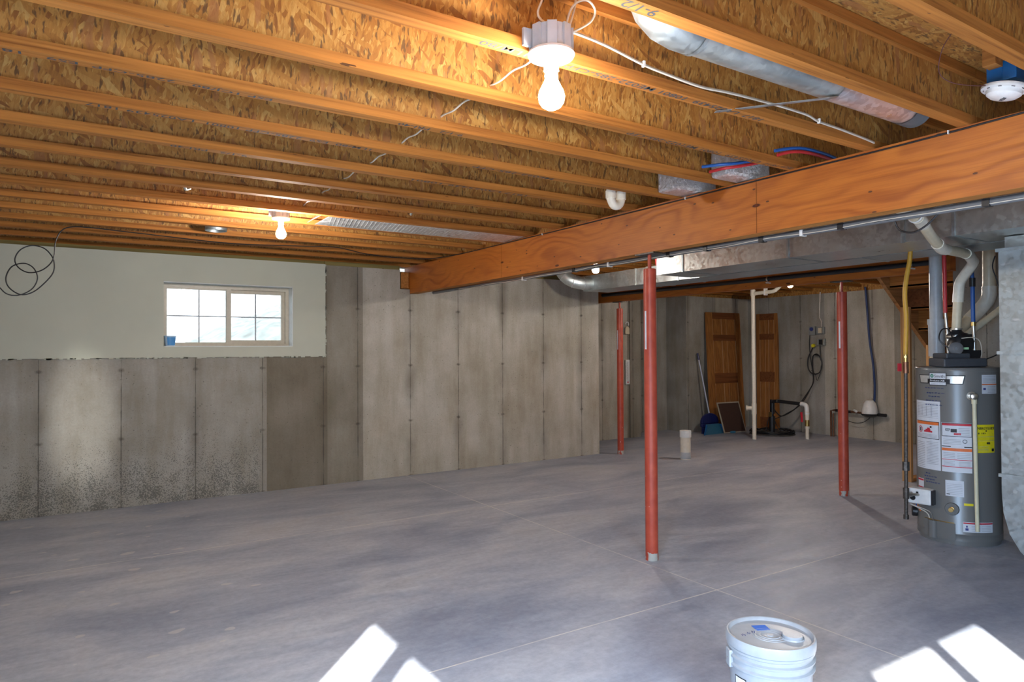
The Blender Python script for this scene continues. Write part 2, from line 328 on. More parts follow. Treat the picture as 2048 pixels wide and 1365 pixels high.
# ------------------------------------------------------------------ mesh helpers
class MB:
    def __init__(s): s.v = []; s.f = []; s.m = []; s.sm = []
    def add(s, v, f, mi=0, smooth=False):
        k = len(s.v); s.v += [tuple(a) for a in v]
        for a in f: s.f.append(tuple(i+k for i in a)); s.m.append(mi); s.sm.append(smooth)
        return s
    def box(s, x0, y0, z0, x1, y1, z1, mi=0):
        x0, x1 = sorted((x0, x1)); y0, y1 = sorted((y0, y1)); z0, z1 = sorted((z0, z1))
        v = [(x0,y0,z0),(x1,y0,z0),(x1,y1,z0),(x0,y1,z0),(x0,y0,z1),(x1,y0,z1),(x1,y1,z1),(x0,y1,z1)]
        return s.add(v, [(0,3,2,1),(4,5,6,7),(0,1,5,4),(1,2,6,5),(2,3,7,6),(3,0,4,7)], mi)
    def obox(s, c, ax, ay, az, hx, hy, hz, mi=0):
        c = Vector(c); ax, ay, az = (Vector(a).normalized() for a in (ax, ay, az)); v = []
        for k in (-1, 1):
            for i, j in ((-1,-1),(1,-1),(1,1),(-1,1)): v.append(c+ax*hx*i+ay*hy*j+az*hz*k)
        return s.add(v, [(0,3,2,1),(4,5,6,7),(0,1,5,4),(1,2,6,5),(2,3,7,6),(3,0,4,7)], mi)
    def tube(s, pts, r, seg=12, mi=0, smooth=0, caps=True, flat=1):
        P = [Vector(p) for p in pts]
        if smooth: P = catmull(P, smooth)
        rr = r if isinstance(r, (list, tuple)) else [r]*len(P)
        if len(rr) != len(P): rr = [rr[0]+(rr[-1]-rr[0])*i/(len(P)-1) for i in range(len(P))]
        t0 = (P[1]-P[0]).normalized(); nrm = t0.orthogonal().normalized(); v = []; f = []
        for i, p in enumerate(P):
            t = ((P[min(i+1, len(P)-1)]-P[max(i-1, 0)])).normalized()
            if t.length < .5: t = t0
            nrm = (nrm-t*nrm.dot(t)).normalized(); bn = t.cross(nrm)
            for k in range(seg):
                a = 2*math.pi*k/seg; v.append(p+nrm*math.cos(a)*rr[i]+bn*math.sin(a)*rr[i]*flat)
        for i in range(len(P)-1):
            for k in range(seg):
                a = i*seg+k; b = i*seg+(k+1) % seg; f.append((a, b, b+seg, a+seg))
        s.add(v, f, mi, True)
        if caps:
            n = len(P)-1; k0 = len(s.v)-len(v)
            s.f.append(tuple(k0+i for i in reversed(range(seg)))); s.m.append(mi); s.sm.append(False)
            s.f.append(tuple(k0+n*seg+i for i in range(seg))); s.m.append(mi); s.sm.append(False)
        return s
    def lathe(s, prof, c, axis=(0, 0, 1), seg=32, mi=0, smooth=True):
        # prof: list of (r, h)
        c = Vector(c); az = Vector(axis).normalized(); ax = az.orthogonal().normalized(); ay = az.cross(ax); v = []; f = []
        for r, h in prof:
            for k in range(seg):
                a = 2*math.pi*k/seg; v.append(c+az*h+ax*math.cos(a)*max(r, 1e-5)+ay*math.sin(a)*max(r, 1e-5))
        for i in range(len(prof)-1):
            for k in range(seg):
                a = i*seg+k; b = i*seg+(k+1) % seg; f.append((a, b, b+seg, a+seg))
        return s.add(v, f, mi, smooth)
    def prism(s, poly, d, mi=0):
        # poly: list of 3D points, extruded by vector d
        n = len(poly); P = [Vector(p) for p in poly]; d = Vector(d)
        v = P+[p+d for p in P]; f = [tuple(range(n))[::-1], tuple(range(n, 2*n))]+[(i, (i+1) % n, n+(i+1) % n, n+i) for i in range(n)]
        return s.add(v, f, mi)
    def build(s, name, mat, parent=None, loc=None, bevel=0, fix=True):
        mats = mat if isinstance(mat, (list, tuple)) else [mat]
        L = Vector(loc) if loc is not None else (wloc(parent) if parent else Vector((0, 0, 0)))
        me = bpy.data.meshes.new(name); me.from_pydata([tuple(Vector(v)-L) for v in s.v], [], s.f)
        for m in mats: me.materials.append(MT[m] if isinstance(m, str) else m)
        me.polygons.foreach_set('material_index', s.m); me.polygons.foreach_set('use_smooth', s.sm); me.update()
        if fix:
            b = bmesh.new(); b.from_mesh(me); bmesh.ops.recalc_face_normals(b, faces=b.faces); b.to_mesh(me); b.free()
        if any(s.sm):
            try: me.set_sharp_from_angle(angle=math.radians(42))
            except Exception: pass
        o = bpy.data.objects.new(name, me); COL.objects.link(o)
        if parent: o.parent = parent; o.location = (0, 0, 0) if loc is None else L-wloc(parent)
        else: o.location = L
        if bevel:
            bv = o.modifiers.new('bevel', 'BEVEL'); bv.width = bevel; bv.segments = 2; bv.limit_method = 'ANGLE'
        WL[o.name] = L
        return o
WL = {}
def wloc(o): return WL[o.name]
def catmull(P, k):
    out = []; n = len(P)
    for i in range(n-1):
        p0, p1, p2, p3 = P[max(i-1, 0)], P[i], P[i+1], P[min(i+2, n-1)]
        for j in range(k):
            t = j/k; out.append(.5*((2*p1)+(p2-p0)*t+(2*p0-5*p1+4*p2-p3)*t*t+(3*p1-p0-3*p2+p3)*t**3))
    out.append(P[-1]); return out
def fillet(pts, r, k=5):
    # round the corners of a pipe run
    P = [Vector(p) for p in pts]; out = [P[0]]
    for a, b, c in zip(P, P[1:], P[2:]):
        d1 = (a-b); d2 = (c-b); rr = min(r, d1.length*.48, d2.length*.48); p = b+d1.normalized()*rr; q = b+d2.normalized()*rr
        for i in range(k+1):
            t = i/k; out.append(p*(1-t)**2+b*2*t*(1-t)+q*t*t)
    out.append(P[-1]); return out
def tag(o, label=None, cat=None, group=None, kind=None):
    if label: o['label'] = label
    if cat: o['category'] = cat
    if group: o['group'] = group
    if kind: o['kind'] = kind
    return o
def thing(name, loc, label, cat, group=None):
    o = bpy.data.objects.new(name, None); COL.objects.link(o); o.location = loc; o.empty_display_size = .05
    WL[o.name] = Vector(loc)
    return tag(o, label, cat, group)
def struct(name, mb, mat, **k):
    o = mb.build(name, mat, **k); o['kind'] = 'structure'; return o
def dup(root, loc):
    def cp(o, parent):
        c = o.copy(); COL.objects.link(c)
        if parent: c.parent = parent
        for ch in list(o.children): cp(ch, c)
        return c
    c = cp(root, None); c.location = loc; WL[c.name] = Vector(loc); return c
_tc = {}
def text_geo(body, size=1.0, bold=0):
    cu = bpy.data.curves.new('t', 'FONT'); cu.body = body; cu.size = size; cu.offset = bold; cu.resolution_u = 2
    o = bpy.data.objects.new('t', cu); COL.objects.link(o); dg = bpy.context.evaluated_depsgraph_get(); dg.update()
    me = bpy.data.meshes.new_from_object(o.evaluated_get(dg)); v = [tuple(x.co) for x in me.vertices]; f = [tuple(p.vertices) for p in me.polygons]
    bpy.data.objects.remove(o); bpy.data.curves.remove(cu); bpy.data.meshes.remove(me)
    return v, f
def add_text(mb, body, fn, width=None, height=.1, mi=0, bold=0):
    v, f = text_geo(body, 1, bold)
    if not v: return
    x0 = min(a[0] for a in v); x1 = max(a[0] for a in v); y0 = min(a[1] for a in v); y1 = max(a[1] for a in v)
    sy = height/(y1-y0); sx = sy if width is None else width/(x1-x0)
    mb.add([fn((a[0]-x0)*sx, (a[1]-y0)*sy) for a in v], f, mi)

ZJ, HJ = 2.299, .241
ZD = ZJ+HJ
XW, YW = -1.42, -1.36       # left wall and near wall

# ------------------------------------------------------------------ room shell
struct('floor', MB().box(-1.6, -1.6, -.12, 10.4, 8.7, 0), 'floor')
struct('ceiling', MB().box(-1.6, -1.6, ZD, 10.4, 8.7, ZD+.02), 'osbx')
# window wall: concrete, with the beam pocket cut at its top
w = MB()
w.box(XW, 6.93, 0, 2.189, 7.18, 1.32).box(2.189, 6.93, 0, 3.02, 7.18, 2.255).box(3.02, 6.93, 0, 3.245, 7.18, 2.045)
w.box(3.02, 7.09, 2.045, 3.245, 7.18, 2.255).box(3.245, 6.93, 0, 5.83, 7.18, 2.255)
for sx in [-.226, .37, .966, 1.562, 2.158, 2.537, 3.137, 3.737, 4.337, 4.937, 5.537]:
    for tz in (.604, 1.208, 1.812) if sx > 2.3 else (.604, 1.208):
        w.lathe([(.0, -.006), (.012, -.006), (.015, .002)], (sx+random.uniform(-.004, .004), 6.93, tz), (0, 1, 0), 8)
struct('wall_left', w, 'wallx')
w = MB().box(XW, 6.915, 1.318, .703, 7.18, 2.262).box(1.859, 6.915, 1.318, 2.189, 7.18, 2.262).box(.703, 6.915, 2.013, 1.859, 7.18, 2.262).box(.703, 6.915, 1.318, 1.859, 7.18, 1.417)
for i in range(70):      # ragged plaster lip along the bottom and right edge
    x = random.uniform(-.6, 2.19); s = random.uniform(.004, .012); w.box(x, 6.912, 1.318-s, x+random.uniform(.01, .05), 6.93, 1.32)
for i in range(36):
    z = random.uniform(1.32, 2.25); s = random.uniform(.003, .010); w.box(2.188, 6.912, z, 2.189+s, 6.93, z+random.uniform(.01, .05))
struct('wall_upper', w, 'drywall')
struct('trim_1', MB().box(.7, 6.917, 1.4175, 1.862, 7.05, 1.424).box(1.853, 6.917, 1.4175, 1.859, 7.05, 2.01).box(.7, 6.917, 2.006, 1.862, 7.05, 2.012), 'reveal')
struct('trim_2', MB().box(2.189, 6.94, 2.256, 3.02, 7.18, 2.2975).box(3.25, 6.94, 2.256, 5.83, 7.18, 2.2975).box(XW, 6.95, 2.263, 2.189, 7.18, 2.2975), 'treated')
# far walls
w = MB().box(5.58, 7.18, 0, 5.83, 8.18, 2.245)
struct('wall_return', w, 'wally')
w = MB().box(5.83, 7.93, 0, 7.50, 8.18, 2.245).box(7.25, 8.33, 0, 8.60, 8.58, 2.245).box(7.25, 8.18, 0, 7.5, 8.33, 2.245).box(8.5, 7.88, 0, 10.06, 8.13, 2.245).box(8.5, 8.13, 0, 8.75, 8.33, 2.245)
w.box(7.28, 7.905, 0, 7.50, 7.93, 2.245)
struct('wall_far', w, 'wallx')
struct('wall_right', MB().box(10.06, 2.7, 0, 10.3, 8.6, 2.245), 'wally')
struct('wall_stair', MB().box(6.45, YW, 0, 6.70, 2.905, ZJ-.005).box(6.70, 2.70, 0, 10.06, 2.905, 2.245), 'wally')
# rim boards on the walls, plus two added full-height panels shutting out stray sky
struct('trim_3', MB().box(10.06, 2.7, 2.246, 10.3, 8.6, ZD-.002).box(6.70, 2.71, 2.246, 10.06, 2.79, ZD-.002).box(5.83, 7.98, 2.246, 7.5, 8.15, ZJ-.002).box(7.25, 8.36, 2.246, 8.5, 8.56, ZD-.002).box(8.5, 7.93, 2.246, 10.06, 8.11, ZJ-.002).box(5.6, 7.2, 2.246, 5.82, 8.6, ZD-.002).box(XW, 7.12, ZJ, 5.83, 7.17, ZD-.002).box(8.5, 8.2, ZJ, 10.3, 8.3, ZD-.002).box(5.83, 8.55, ZJ, 10.3, 8.6, ZD-.002).box(5.5, 8.66, .001, 10.39, 8.69, ZD-.002).box(5.55, 8.2, .001, 5.575, 8.66, ZD-.002), 'osb')
# near wall and left wall behind the camera, each with a glazed door
w = MB().box(XW-.15, YW-.12, 0, -.12, YW, ZD).box(1.35, YW-.12, 0, 6.7, YW, ZD).box(-.12, YW-.12, 2.25, 1.35, YW, ZD)
struct('wall_near', w, 'plainwall')
w = MB().box(XW-.12, YW, 0, XW, -1.25, ZD).box(XW-.12, .42, 0, XW, 7.18, ZD).box(XW-.12, -1.25, 2.25, XW, .42, ZD)
struct('wall_west', w, 'plainwall')
d = struct('door_1', MB().box(-.12, YW-.035, 0, .122, YW-.005, 2.25).box(.605, YW-.035, 0, .678, YW-.005, 2.25).box(1.067, YW-.035, 0, 1.35, YW-.005, 2.25).box(.122, YW-.035, 0, .605, YW-.005, .12).box(.678, YW-.035, 0, 1.067, YW-.005, .12).box(.122, YW-.035, 2.02, .605, YW-.005, 2.25).box(.678, YW-.035, 2.02, 1.067, YW-.005, 2.25), 'vinyl', loc=(.6, YW-.02, 0))
MB().box(.12, YW-.022, .11, .607, YW-.018, 2.03).box(.676, YW-.022, .11, 1.069, YW-.018, 2.03).build('glass', 'glass', d)
d = struct('door_2', MB().box(XW-.035, -1.25, 0, XW-.005, -1.10, 2.25).box(XW-.035, -.165, 0, XW-.005, -.038, 2.25).box(XW-.035, .281, 0, XW-.005, .42, 2.25).box(XW-.035, -1.10, 0, XW-.005, .281, .12).box(XW-.035, -1.10, 2.03, XW-.005, .281, 2.25), 'vinyl', loc=(XW-.02, -.4, 0))
MB().box(XW-.022, -1.11, .11, XW-.018, -.16, 2.04).box(XW-.022, -.04, .11, XW-.018, .285, 2.04).build('glass', 'glass', d)

# ------------------------------------------------------------------ window in the left wall
wy = 7.05
fr = MB().box(.703, wy, 1.417, 1.859, wy+.07, 1.447).box(.703, wy, 1.972, 1.859, wy+.07, 2.013).box(.703, wy, 1.447, .733, wy+.07, 1.972).box(1.822, wy, 1.447, 1.859, wy+.07, 1.972)
win = struct('window_1', fr, 'vinyl', loc=(1.28, wy, 1.417))
def sash(x0, x1, y, b):
    s = MB().box(x0, y, 1.447, x1, y+.03, 1.447+b).box(x0, y, 1.972-b, x1, y+.03, 1.972).box(x0, y, 1.447+b, x0+b, y+.03, 1.972-b).box(x1-b, y, 1.447+b, x1, y+.03, 1.972-b)
    o = s.build('sash', 'vinyl', win); xm = (x0+x1)/2
    MB().box(xm-.006, y+.010, 1.447+b, xm+.006, y+.020, 1.972-b).box(x0+b, y+.0105, 1.703, x1-b, y+.0195, 1.715).build('muntin_grid', 'greyplastic', o)
    MB().box(x0+b-.002, y+.022, 1.447+b-.002, x1-b+.002, y+.025, 1.972-b+.002).build('glass', 'glass', o)
sash(.733, 1.305, wy+.008, .012); sash(1.262, 1.822, wy+.04, .034)
MB().box(1.262, wy+.002, 1.447, 1.30, wy+.008, 1.972).build('meeting_rail', 'vinyl', win)
# outside
def ray(px, py):
    return r2*((px-1024)/1365.333)+u2*((682.5-py)/1365.333)+fw
hill = MB(); nx, ny = 60, 24; hv = []
random.seed(3)
for j in range(ny):
    for i in range(nx):
        x = 2+i*.55; y = 20+j*.8
        h = 1.55+(x-3.9)*.42*max(0, min(1, (x-3.0)/3))
        h = max(1.2, min(h, 6.0))*(.7+.3*min(1, j/8)) if j < 9 else max(1.2, min(h, 6))
        hv.append((x, y, h+random.uniform(-.12, .12)))
hill.add(hv, [(j*nx+i, j*nx+i+1, (j+1)*nx+i+1, (j+1)*nx+i) for j in range(ny-1) for i in range(nx-1)], 0, True)
tag(hill.build('hillside', 'grass', loc=(12, 28, 0)), 'pale scrubby hillside seen outside through the right half of the window', 'hill')
tag(MB().box(-14, 7.3, .9, 5.4, 20.2, 1.18).build('yard', 'grass', loc=(8, 12, .9)), kind='structure')
for (x, y, h, lb) in ((1.35, 14.5, 2.6, 'thin bare sapling outside the left window pane'), (3.05, 17.0, 2.3, 'thin bare sapling outside the right window pane')):
    t = MB(); t.tube([(x, y, 1.15), (x+.03, y, 1.15+h*.5), (x+.1, y, 1.15+h)], [.014, .004], 6)
    for k in range(9):
        z0 = 1.6+k*(h-.6)/9; a = random.uniform(0, 6.28); L = random.uniform(.15, .4)
        t.tube([(x+.03, y, z0), (x+math.cos(a)*L*.5, y+math.sin(a)*L*.4, z0+L*.5), (x+math.cos(a)*L*.7, y+math.sin(a)*L*.5, z0+L)], [.006, .002], 5)
    tag(t.build('bare_sapling', 'bark', loc=(x, y, 1.15)), lb, 'tree')
# cup on the sill
cup = thing('plastic_cup', (.762, 6.985, 1.424), 'small blue and clear plastic cup on the left end of the window sill', 'cup')
MB().lathe([(0, 0), (.040, 0), (.051, .088), (.054, .09), (.054, .094), (.049, .092), (.038, .004), (0, .004)], (.762, 6.985, 1.424), seg=28).build('cup_body', 'cupw', cup)
c = MB(); v = []; n = 16
for z, r in ((.008, .0415), (.080, .0505)):
    for k in range(n+1):
        a = math.radians(235+k*110/n); v.append((.762+math.cos(a)*r, 6.985+math.sin(a)*r, 1.424+z))
c.add(v, [(k, k+1, n+2+k, n+1+k) for k in range(n)], 0, True); c.build('printed_band', 'cupb', cup)

# ------------------------------------------------------------------ joists
ORD = ['first', 'second', 'third', 'fourth', 'fifth', 'sixth', 'seventh', 'eighth', 'ninth', 'tenth', 'eleventh', 'twelfth', 'thirteenth', 'fourteenth', 'fifteenth', 'sixteenth', 'seventeenth', 'eighteenth', 'nineteenth', 'twentieth']
def FY(k): return 2.172+.4064*(k-1)      # joist centre line
def make_joist(x0, x1, loc, label, group):
    y = loc[1]; t = thing('floor_joist', loc, label, 'joist', group); z0 = ZJ
    MB().box(x0, y-.026, z0, x1, y+.026, z0+.038).build('bottom_flange', 'flange', t)
    MB().box(x0, y-.005, z0+.038, x1, y+.005, ZD-.041).build('web', 'osb', t)
    MB().box(x0, y-.026, ZD-.041, x1, y+.026, ZD-.0025).build('top_flange', 'flange', t)
    return t
def stamp(t, body, xend, y, w, h=.030, z=ZJ-.0006):
    # printed upside down as seen from the room; the print belongs to the flange
    fl = [c for c in t.children if c.name.startswith('bottom_flange')][0]
    if not fl.get('_own'): fl.data = fl.data.copy(); fl['_own'] = 1; fl.data.materials.append(MT['stamp'])
    mb = MB(); add_text(mb, body, lambda u, v: (xend-u, y-.5*h+v, z), width=w, height=h, bold=.012)
    L = Vector(t.location); bm = bmesh.new(); bm.from_mesh(fl.data); vs = [bm.verts.new(Vector(v)-L) for v in mb.v]
    for f in mb.f:
        try: bm.faces.new([vs[i] for i in f]).material_index = 1
        except ValueError: pass
    bm.to_mesh(fl.data); bm.free()
ends = [(XW+.002, 3.178), (3.184, 6.043), (6.049, 10.055)]
names = ['engineered wood I-joist of the room with the window, %s counting from the window wall', 'engineered wood I-joist between the two long beams, %s counting from the window wall', 'engineered wood I-joist beyond the farther beam, %s counting from the deepest corner']
ks = [list(range(13, -6, -1)), list(range(12, -4, -1)), list(range(15, 2, -1))]
JO = {}
for bay, ((x0, x1), nmx, kk) in enumerate(zip(ends, names, ks)):
    proto = None
    for i, k in enumerate(kk):
        xm = (x0+x1)/2; loc = (xm, FY(k), ZJ)
        if bay == 2 and k == 13: pass
        if proto is None: j = proto = make_joist(x0, x1, loc, nmx % ORD[i], ['joists over the window room', 'joists between the beams', 'joists beyond the far beam'][bay])
        else: j = dup(proto, loc); j['label'] = nmx % ORD[i]
        JO[bay, k] = j
stamp(JO[0, 0], '1817  LA025439  10801 ME022-285-CFP  ES9 1LM/80', 2.35, FY(0), 1.32)
stamp(JO[0, -1], '9-1/2   PRI-40', 1.36, FY(-1), .34, .036)
stamp(JO[0, 1], '1817  LA025439  10801 ME1022-285-CFP', 3.02, FY(1)+.004, 1.02)
stamp(JO[0, 2], 'ESP 1CJ/80   2285-CFP  ES9   1817 ME022', .62, FY(2)+.004, 1.05)
stamp(JO[0, 2], '9-1/2   PRI-40', 1.42, FY(2)+.004, .30)
stamp(JO[0, 3], '1LM/80  ES9  2285-CFP 10801  LA025439 1817', 1.16, FY(3)+.004, 1.12)
stamp(JO[0, 4], '9-1/2   PRI-40', .70, FY(4)+.004, .33)
stamp(JO[0, 3], 'ME022-285-CFP', 2.2, FY(3)+.004, .5)
stamp(JO[0, 4], '1817 LA025439 10801', 2.3, FY(4)+.004, .75)
stamp(JO[0, 1], '285-CFP', 3.12, FY(1)-.01, .08)
# mill stamp on the deck, between the two nearest joists
mb = MB()
for i, (s, wd) in enumerate((('SIZED FOR', .10), ('SPACING', .11), ('EXPOSURE 1', .13), ('THICKNESS 0.703', .15), ('MILL 424', .12))):
    add_text(mb, s, lambda u, v, i=i: (2.04+.012*i-u*.25+(.16-v)*0-(.0), 1.04+u, ZD-.0008) if False else (2.09-.028*i-v, 1.20-u, ZD-.0008), width=wd, height=.019, bold=.02)
ce = bpy.data.objects['ceiling']; ce.data.materials.append(MT['ink']); bm = bmesh.new(); bm.from_mesh(ce.data); vs = [bm.verts.new(v) for v in mb.v]
for f in mb.f:
    try: bm.faces.new([vs[i] for i in f]).material_index = 1
    except ValueError: pass
bm.to_mesh(ce.data); bm.free()
for o in bpy.data.objects:
    if '_own' in o: del o['_own']
# blocking over the beam between the farther joists
for i, k in enumerate(range(4, 13)):
    b = MB().box(3.20, FY(k)+.0265, ZJ+.001, 3.222, FY(k+1)-.0265 if k < 12 else FY(12)+.30, ZD-.003)
    if k < 12: tag(b.build('blocking_panel', 'osb', loc=(3.21, FY(k)+.2, ZJ)), 'strand board blocking between joists over the big beam, %s from the window wall' % ORD[11-k], 'blocking panel', 'blocking over the big beam')

# ------------------------------------------------------------------ beams
t = thing('laminated_beam', (3.1815, 3, 2.0), 'long orange laminated wood beam crossing overhead on a red post', 'beam')
MB().box(3.137, YW, 2.0, 3.1805, 7.075, 2.2985).build('front_ply', ['veneer'], t)
MB().box(3.182, YW, 2.001, 3.226, 7.075, 2.298).build('back_ply', ['veneer'], t)
MB().box(3.1372, YW, 1.9985, 3.2258, 6.93, 1.9998).build('bottom_edge', 'lum_y', t)
mb = MB(); mb.box(3.1360, 2.393, 2.001, 3.1369, 2.3955, 2.298); mb.box(3.1360, 5.02, 2.001, 3.1369, 5.022, 2.298); mb.build('scarf_joint', 'doordark', t)
tag(MB().box(3.038, 6.945, 2.055, 3.128, 7.085, 2.232).build('shim_block', 'lum_y', loc=(3.08, 7.0, 2.055)), 'bright wood shim block beside the beam end in its wall pocket', 'wood block')
t = thing('laminated_beam', (6.045, 5, 2.0), 'farther laminated wood beam carrying a black pipe on its side', 'beam')
MB().box(6.0, 2.72, 2.0, 6.044, 7.92, 2.2985).build('front_ply', 'veneer', t)
MB().box(6.0455, 2.72, 2.0, 6.089, 7.92, 2.2985).build('back_ply', 'veneer', t)

# ------------------------------------------------------------------ steel posts
def post(x, y, r, ztop, label, plate=True):
    t = thing('steel_post', (x, y, 0), label, 'post', 'red steel jack posts')
    MB().lathe([(0, .0), (r, .0), (r, ztop), (r*.9, ztop+.002), (0, ztop+.002)], (x, y, 0), seg=28).build('pipe_shaft', 'post', t)
    MB().lathe([(r*.30, ztop+.002), (r*.30, 1.9885)], (x, y, 0), seg=14).build('jack_screw', 'post' if plate else 'iron', t)
    MB().box(x-.05, y-.085, 1.9885, x+.05, y+.085, 1.9975).build('top_plate', 'iron', t)
    MB().box(x-r*.985, y+.012, 1.35, x-r*.985-.002, y+.03, 1.60) if False else None
    a0 = math.radians(192); v = []
    for z in (1.37, 1.62):
        for k in range(4):
            a = a0-k*.12; v.append((x+math.cos(a)*(r+.0008), y+math.sin(a)*(r+.0008), z))
    MB().add(v, [(k, k+1, 5+k, 4+k) for k in range(3)]).build('paper_label', 'paper', t, fix=False)
post(3.1815, 3.262, .041, 1.895, 'nearest red steel post, in the middle of the floor under the big beam')
post(6.045, 6.755, .041, 1.905, 'dark red steel post by the far end of the left wall', True)
post(6.045, 3.682, .044, 1.895, 'red steel post between the nearest post and the water heater')

# ------------------------------------------------------------------ lights
def lamp(x, y, ztop, ratio, label, glow='bulb'):
    # ztop = top of the grey box
    t = thing('bulb_fixture', (x, y, ztop-.07*ratio), label, 'light fixture', 'bare bulb ceiling fixtures')
    s = ratio; zb = ztop-.058*s
    body = MB(); body.lathe([(0, 0), (.050*s, 0), (.052*s, -.058*s), (0, -.058*s)], (x, y, ztop), seg=28)
    for k in range(8):
        a = k*math.pi/4+.2; body.obox((x+math.cos(a)*.053*s, y+math.sin(a)*.053*s, ztop-.03*s), (math.cos(a), math.sin(a), 0), (-math.sin(a), math.cos(a), 0), (0, 0, 1), .003*s, .012*s, .030*s)
    body.obox((x-.064*s, y+.012*s, ztop-.03*s), (1, 0, 0), (0, 1, 0), (0, 0, 1), .014*s, .004*s, .022*s)
    body.build('junction_box', 'greyplastic', t)
    MB().lathe([(0, 0), (.058*s, 0), (.060*s, -.006*s), (.056*s, -.013*s), (.028*s, -.019*s), (.020*s, -.022*s), (.0195*s, -.046*s), (.0, -.046*s)], (x, y, zb), seg=36).build('lamp_holder', 'porc', t)
    zz = zb-.046*s
    MB().lathe([(.013*s, .004), (.0165*s, -.002), (.0175*s, -.016*s), (.016*s, -.018*s)], (x, y, zz), seg=24).build('bulb_collar', 'whitepl', t)
    b = MB().lathe([(.0150*s, 0), (.0175*s, -.010*s), (.0245*s, -.024*s), (.0310*s, -.037*s), (.0335*s, -.050*s), (.0315*s, -.063*s), (.0245*s, -.074*s), (.013*s, -.081*s), (0, -.083*s)], (x, y, zz-.016*s), seg=32)
    b.build('bulb', glow, t)
    return t
lamp(1.222, 1.665, 2.342, 1.20, 'nearest bare bulb in a white holder on a grey box, top centre')
lamp(1.196, 4.745, 2.338, 1.0, 'bare bulb fixture above the window, right of the black cable', 'bulb2')
lamp(4.19, 5.017, 2.298, 1.0, 'bare bulb hanging past the big beam beside the steel trunk duct', 'bulb3')
lamp(7.18, 5.017, 2.298, 1.0, 'farthest bare bulb, beyond the second beam above the sump corner', 'bulb4')

# ------------------------------------------------------------------ white cable from the near fixture along the joist
yc = FY(0)-.026-.006
cab = thing('white_cable', (1.35, yc, 2.36), 'white electrical cable looping from the nearest bulb box and along the joist', 'cable')
pts = [(1.30, 1.69, 2.362), (1.348, yc-.01, 2.392), (1.496, yc, 2.388), (1.663, yc, 2.362), (1.782, yc, 2.352), (1.955, yc, 2.343), (2.104, yc, 2.352), (2.292, yc, 2.358), (2.471, yc, 2.360), (2.614, yc, 2.357), (2.688, yc, 2.344), (2.858, yc, 2.338), (3.04, yc, 2.328), (3.12, yc, 2.322)]
MB().tube(pts, .0042, 8, smooth=5, flat=1.5).build('cable_run', 'whitecable', cab)
MB().tube([(1.215, 1.68, 2.50), (1.200, 1.68, 2.437), (1.184, 1.68, 2.393), (1.201, 1.68, 2.371), (1.258, 1.68, 2.360), (1.287, 1.68, 2.357), (1.292, 1.68, 2.384), (1.303, 1.67, 2.430), (1.327, 1.66, 2.457), (1.367, 1.66, 2.468), (1.396, 1.665, 2.448), (1.383, 1.67, 2.413), (1.336, 1.675, 2.377), (1.30, 1.685, 2.360)], .0036, 8, smooth=6).build('cable_loop', 'whitecable', cab)
MB().tube([(1.285, 1.665, 2.352), (1.305, 1.67, 2.40), (1.335, 1.69, 2.46), (1.35, 1.70, 2.53)], .0036, 8, smooth=5).build('cable_loop', 'whitecable', cab)
for x, z in ((1.668, 2.361), (2.69, 2.344)):
    MB().box(x-.004, yc-.008, z-.009, x+.004, yc+.004, z+.011).build('staple', 'whitepl', cab)
tag(MB().tube([(1.31, 1.79+i*.02, 2.355+.004*math.sin(i*.7)) for i in range(0, 147)], .0036, 8).build('white_cable', 'whitecable', loc=(1.31, 3.2, 2.36)), 'white cable threaded straight through the joists toward the window bulb', 'cable')

# ------------------------------------------------------------------ round duct between the joists
yd, zd, rd = 1.555, 2.425, .076
t = thing('round_duct', (2.4, yd, zd), 'round galvanized duct running between two joists at the top right', 'duct')
MB().tube([(1.70, yd, zd), (2.515, yd, zd)], rd, 36, caps=False).build('pipe_section', 'galv', t, fix=False)
MB().tube([(2.50, yd, zd), (3.04, yd, zd)], rd+.0015, 36, caps=False).build('pipe_section', 'panfoil', t, fix=False)
MB().tube([(3.03, yd, zd), (3.13, yd, zd)], rd+.004, 36, caps=False).build('dark_collar', 'greyconduit', t, fix=False)
v = []; n = 20; L = 12
el = MB(); el.tube([(1.72, yd, zd), (1.66, yd, zd), (1.60, yd, zd+.010), (1.555, yd, zd+.035), (1.53, yd, zd+.075)], [.079, .079, .079, .078, .076], 32, caps=False).build('elbow', 'galv2', t, fix=False)
MB().tube([(1.715, yd, zd), (1.732, yd, zd)], .081, 36, caps=False).build('seam_ring', 'galv2', t, fix=False)
st = MB(); P = [(2.115, 1.79, 2.288)]
st.obox((2.30, 1.66, 2.320), (.40, -.26, .055), (.26, .40, 0), (0, 0, 1), .24, .011, .0009)
tag(st.build('hanger_strap', 'galv2', loc=(2.30, 1.66, 2.32)), 'thin metal strap holding up the round duct', 'strap')

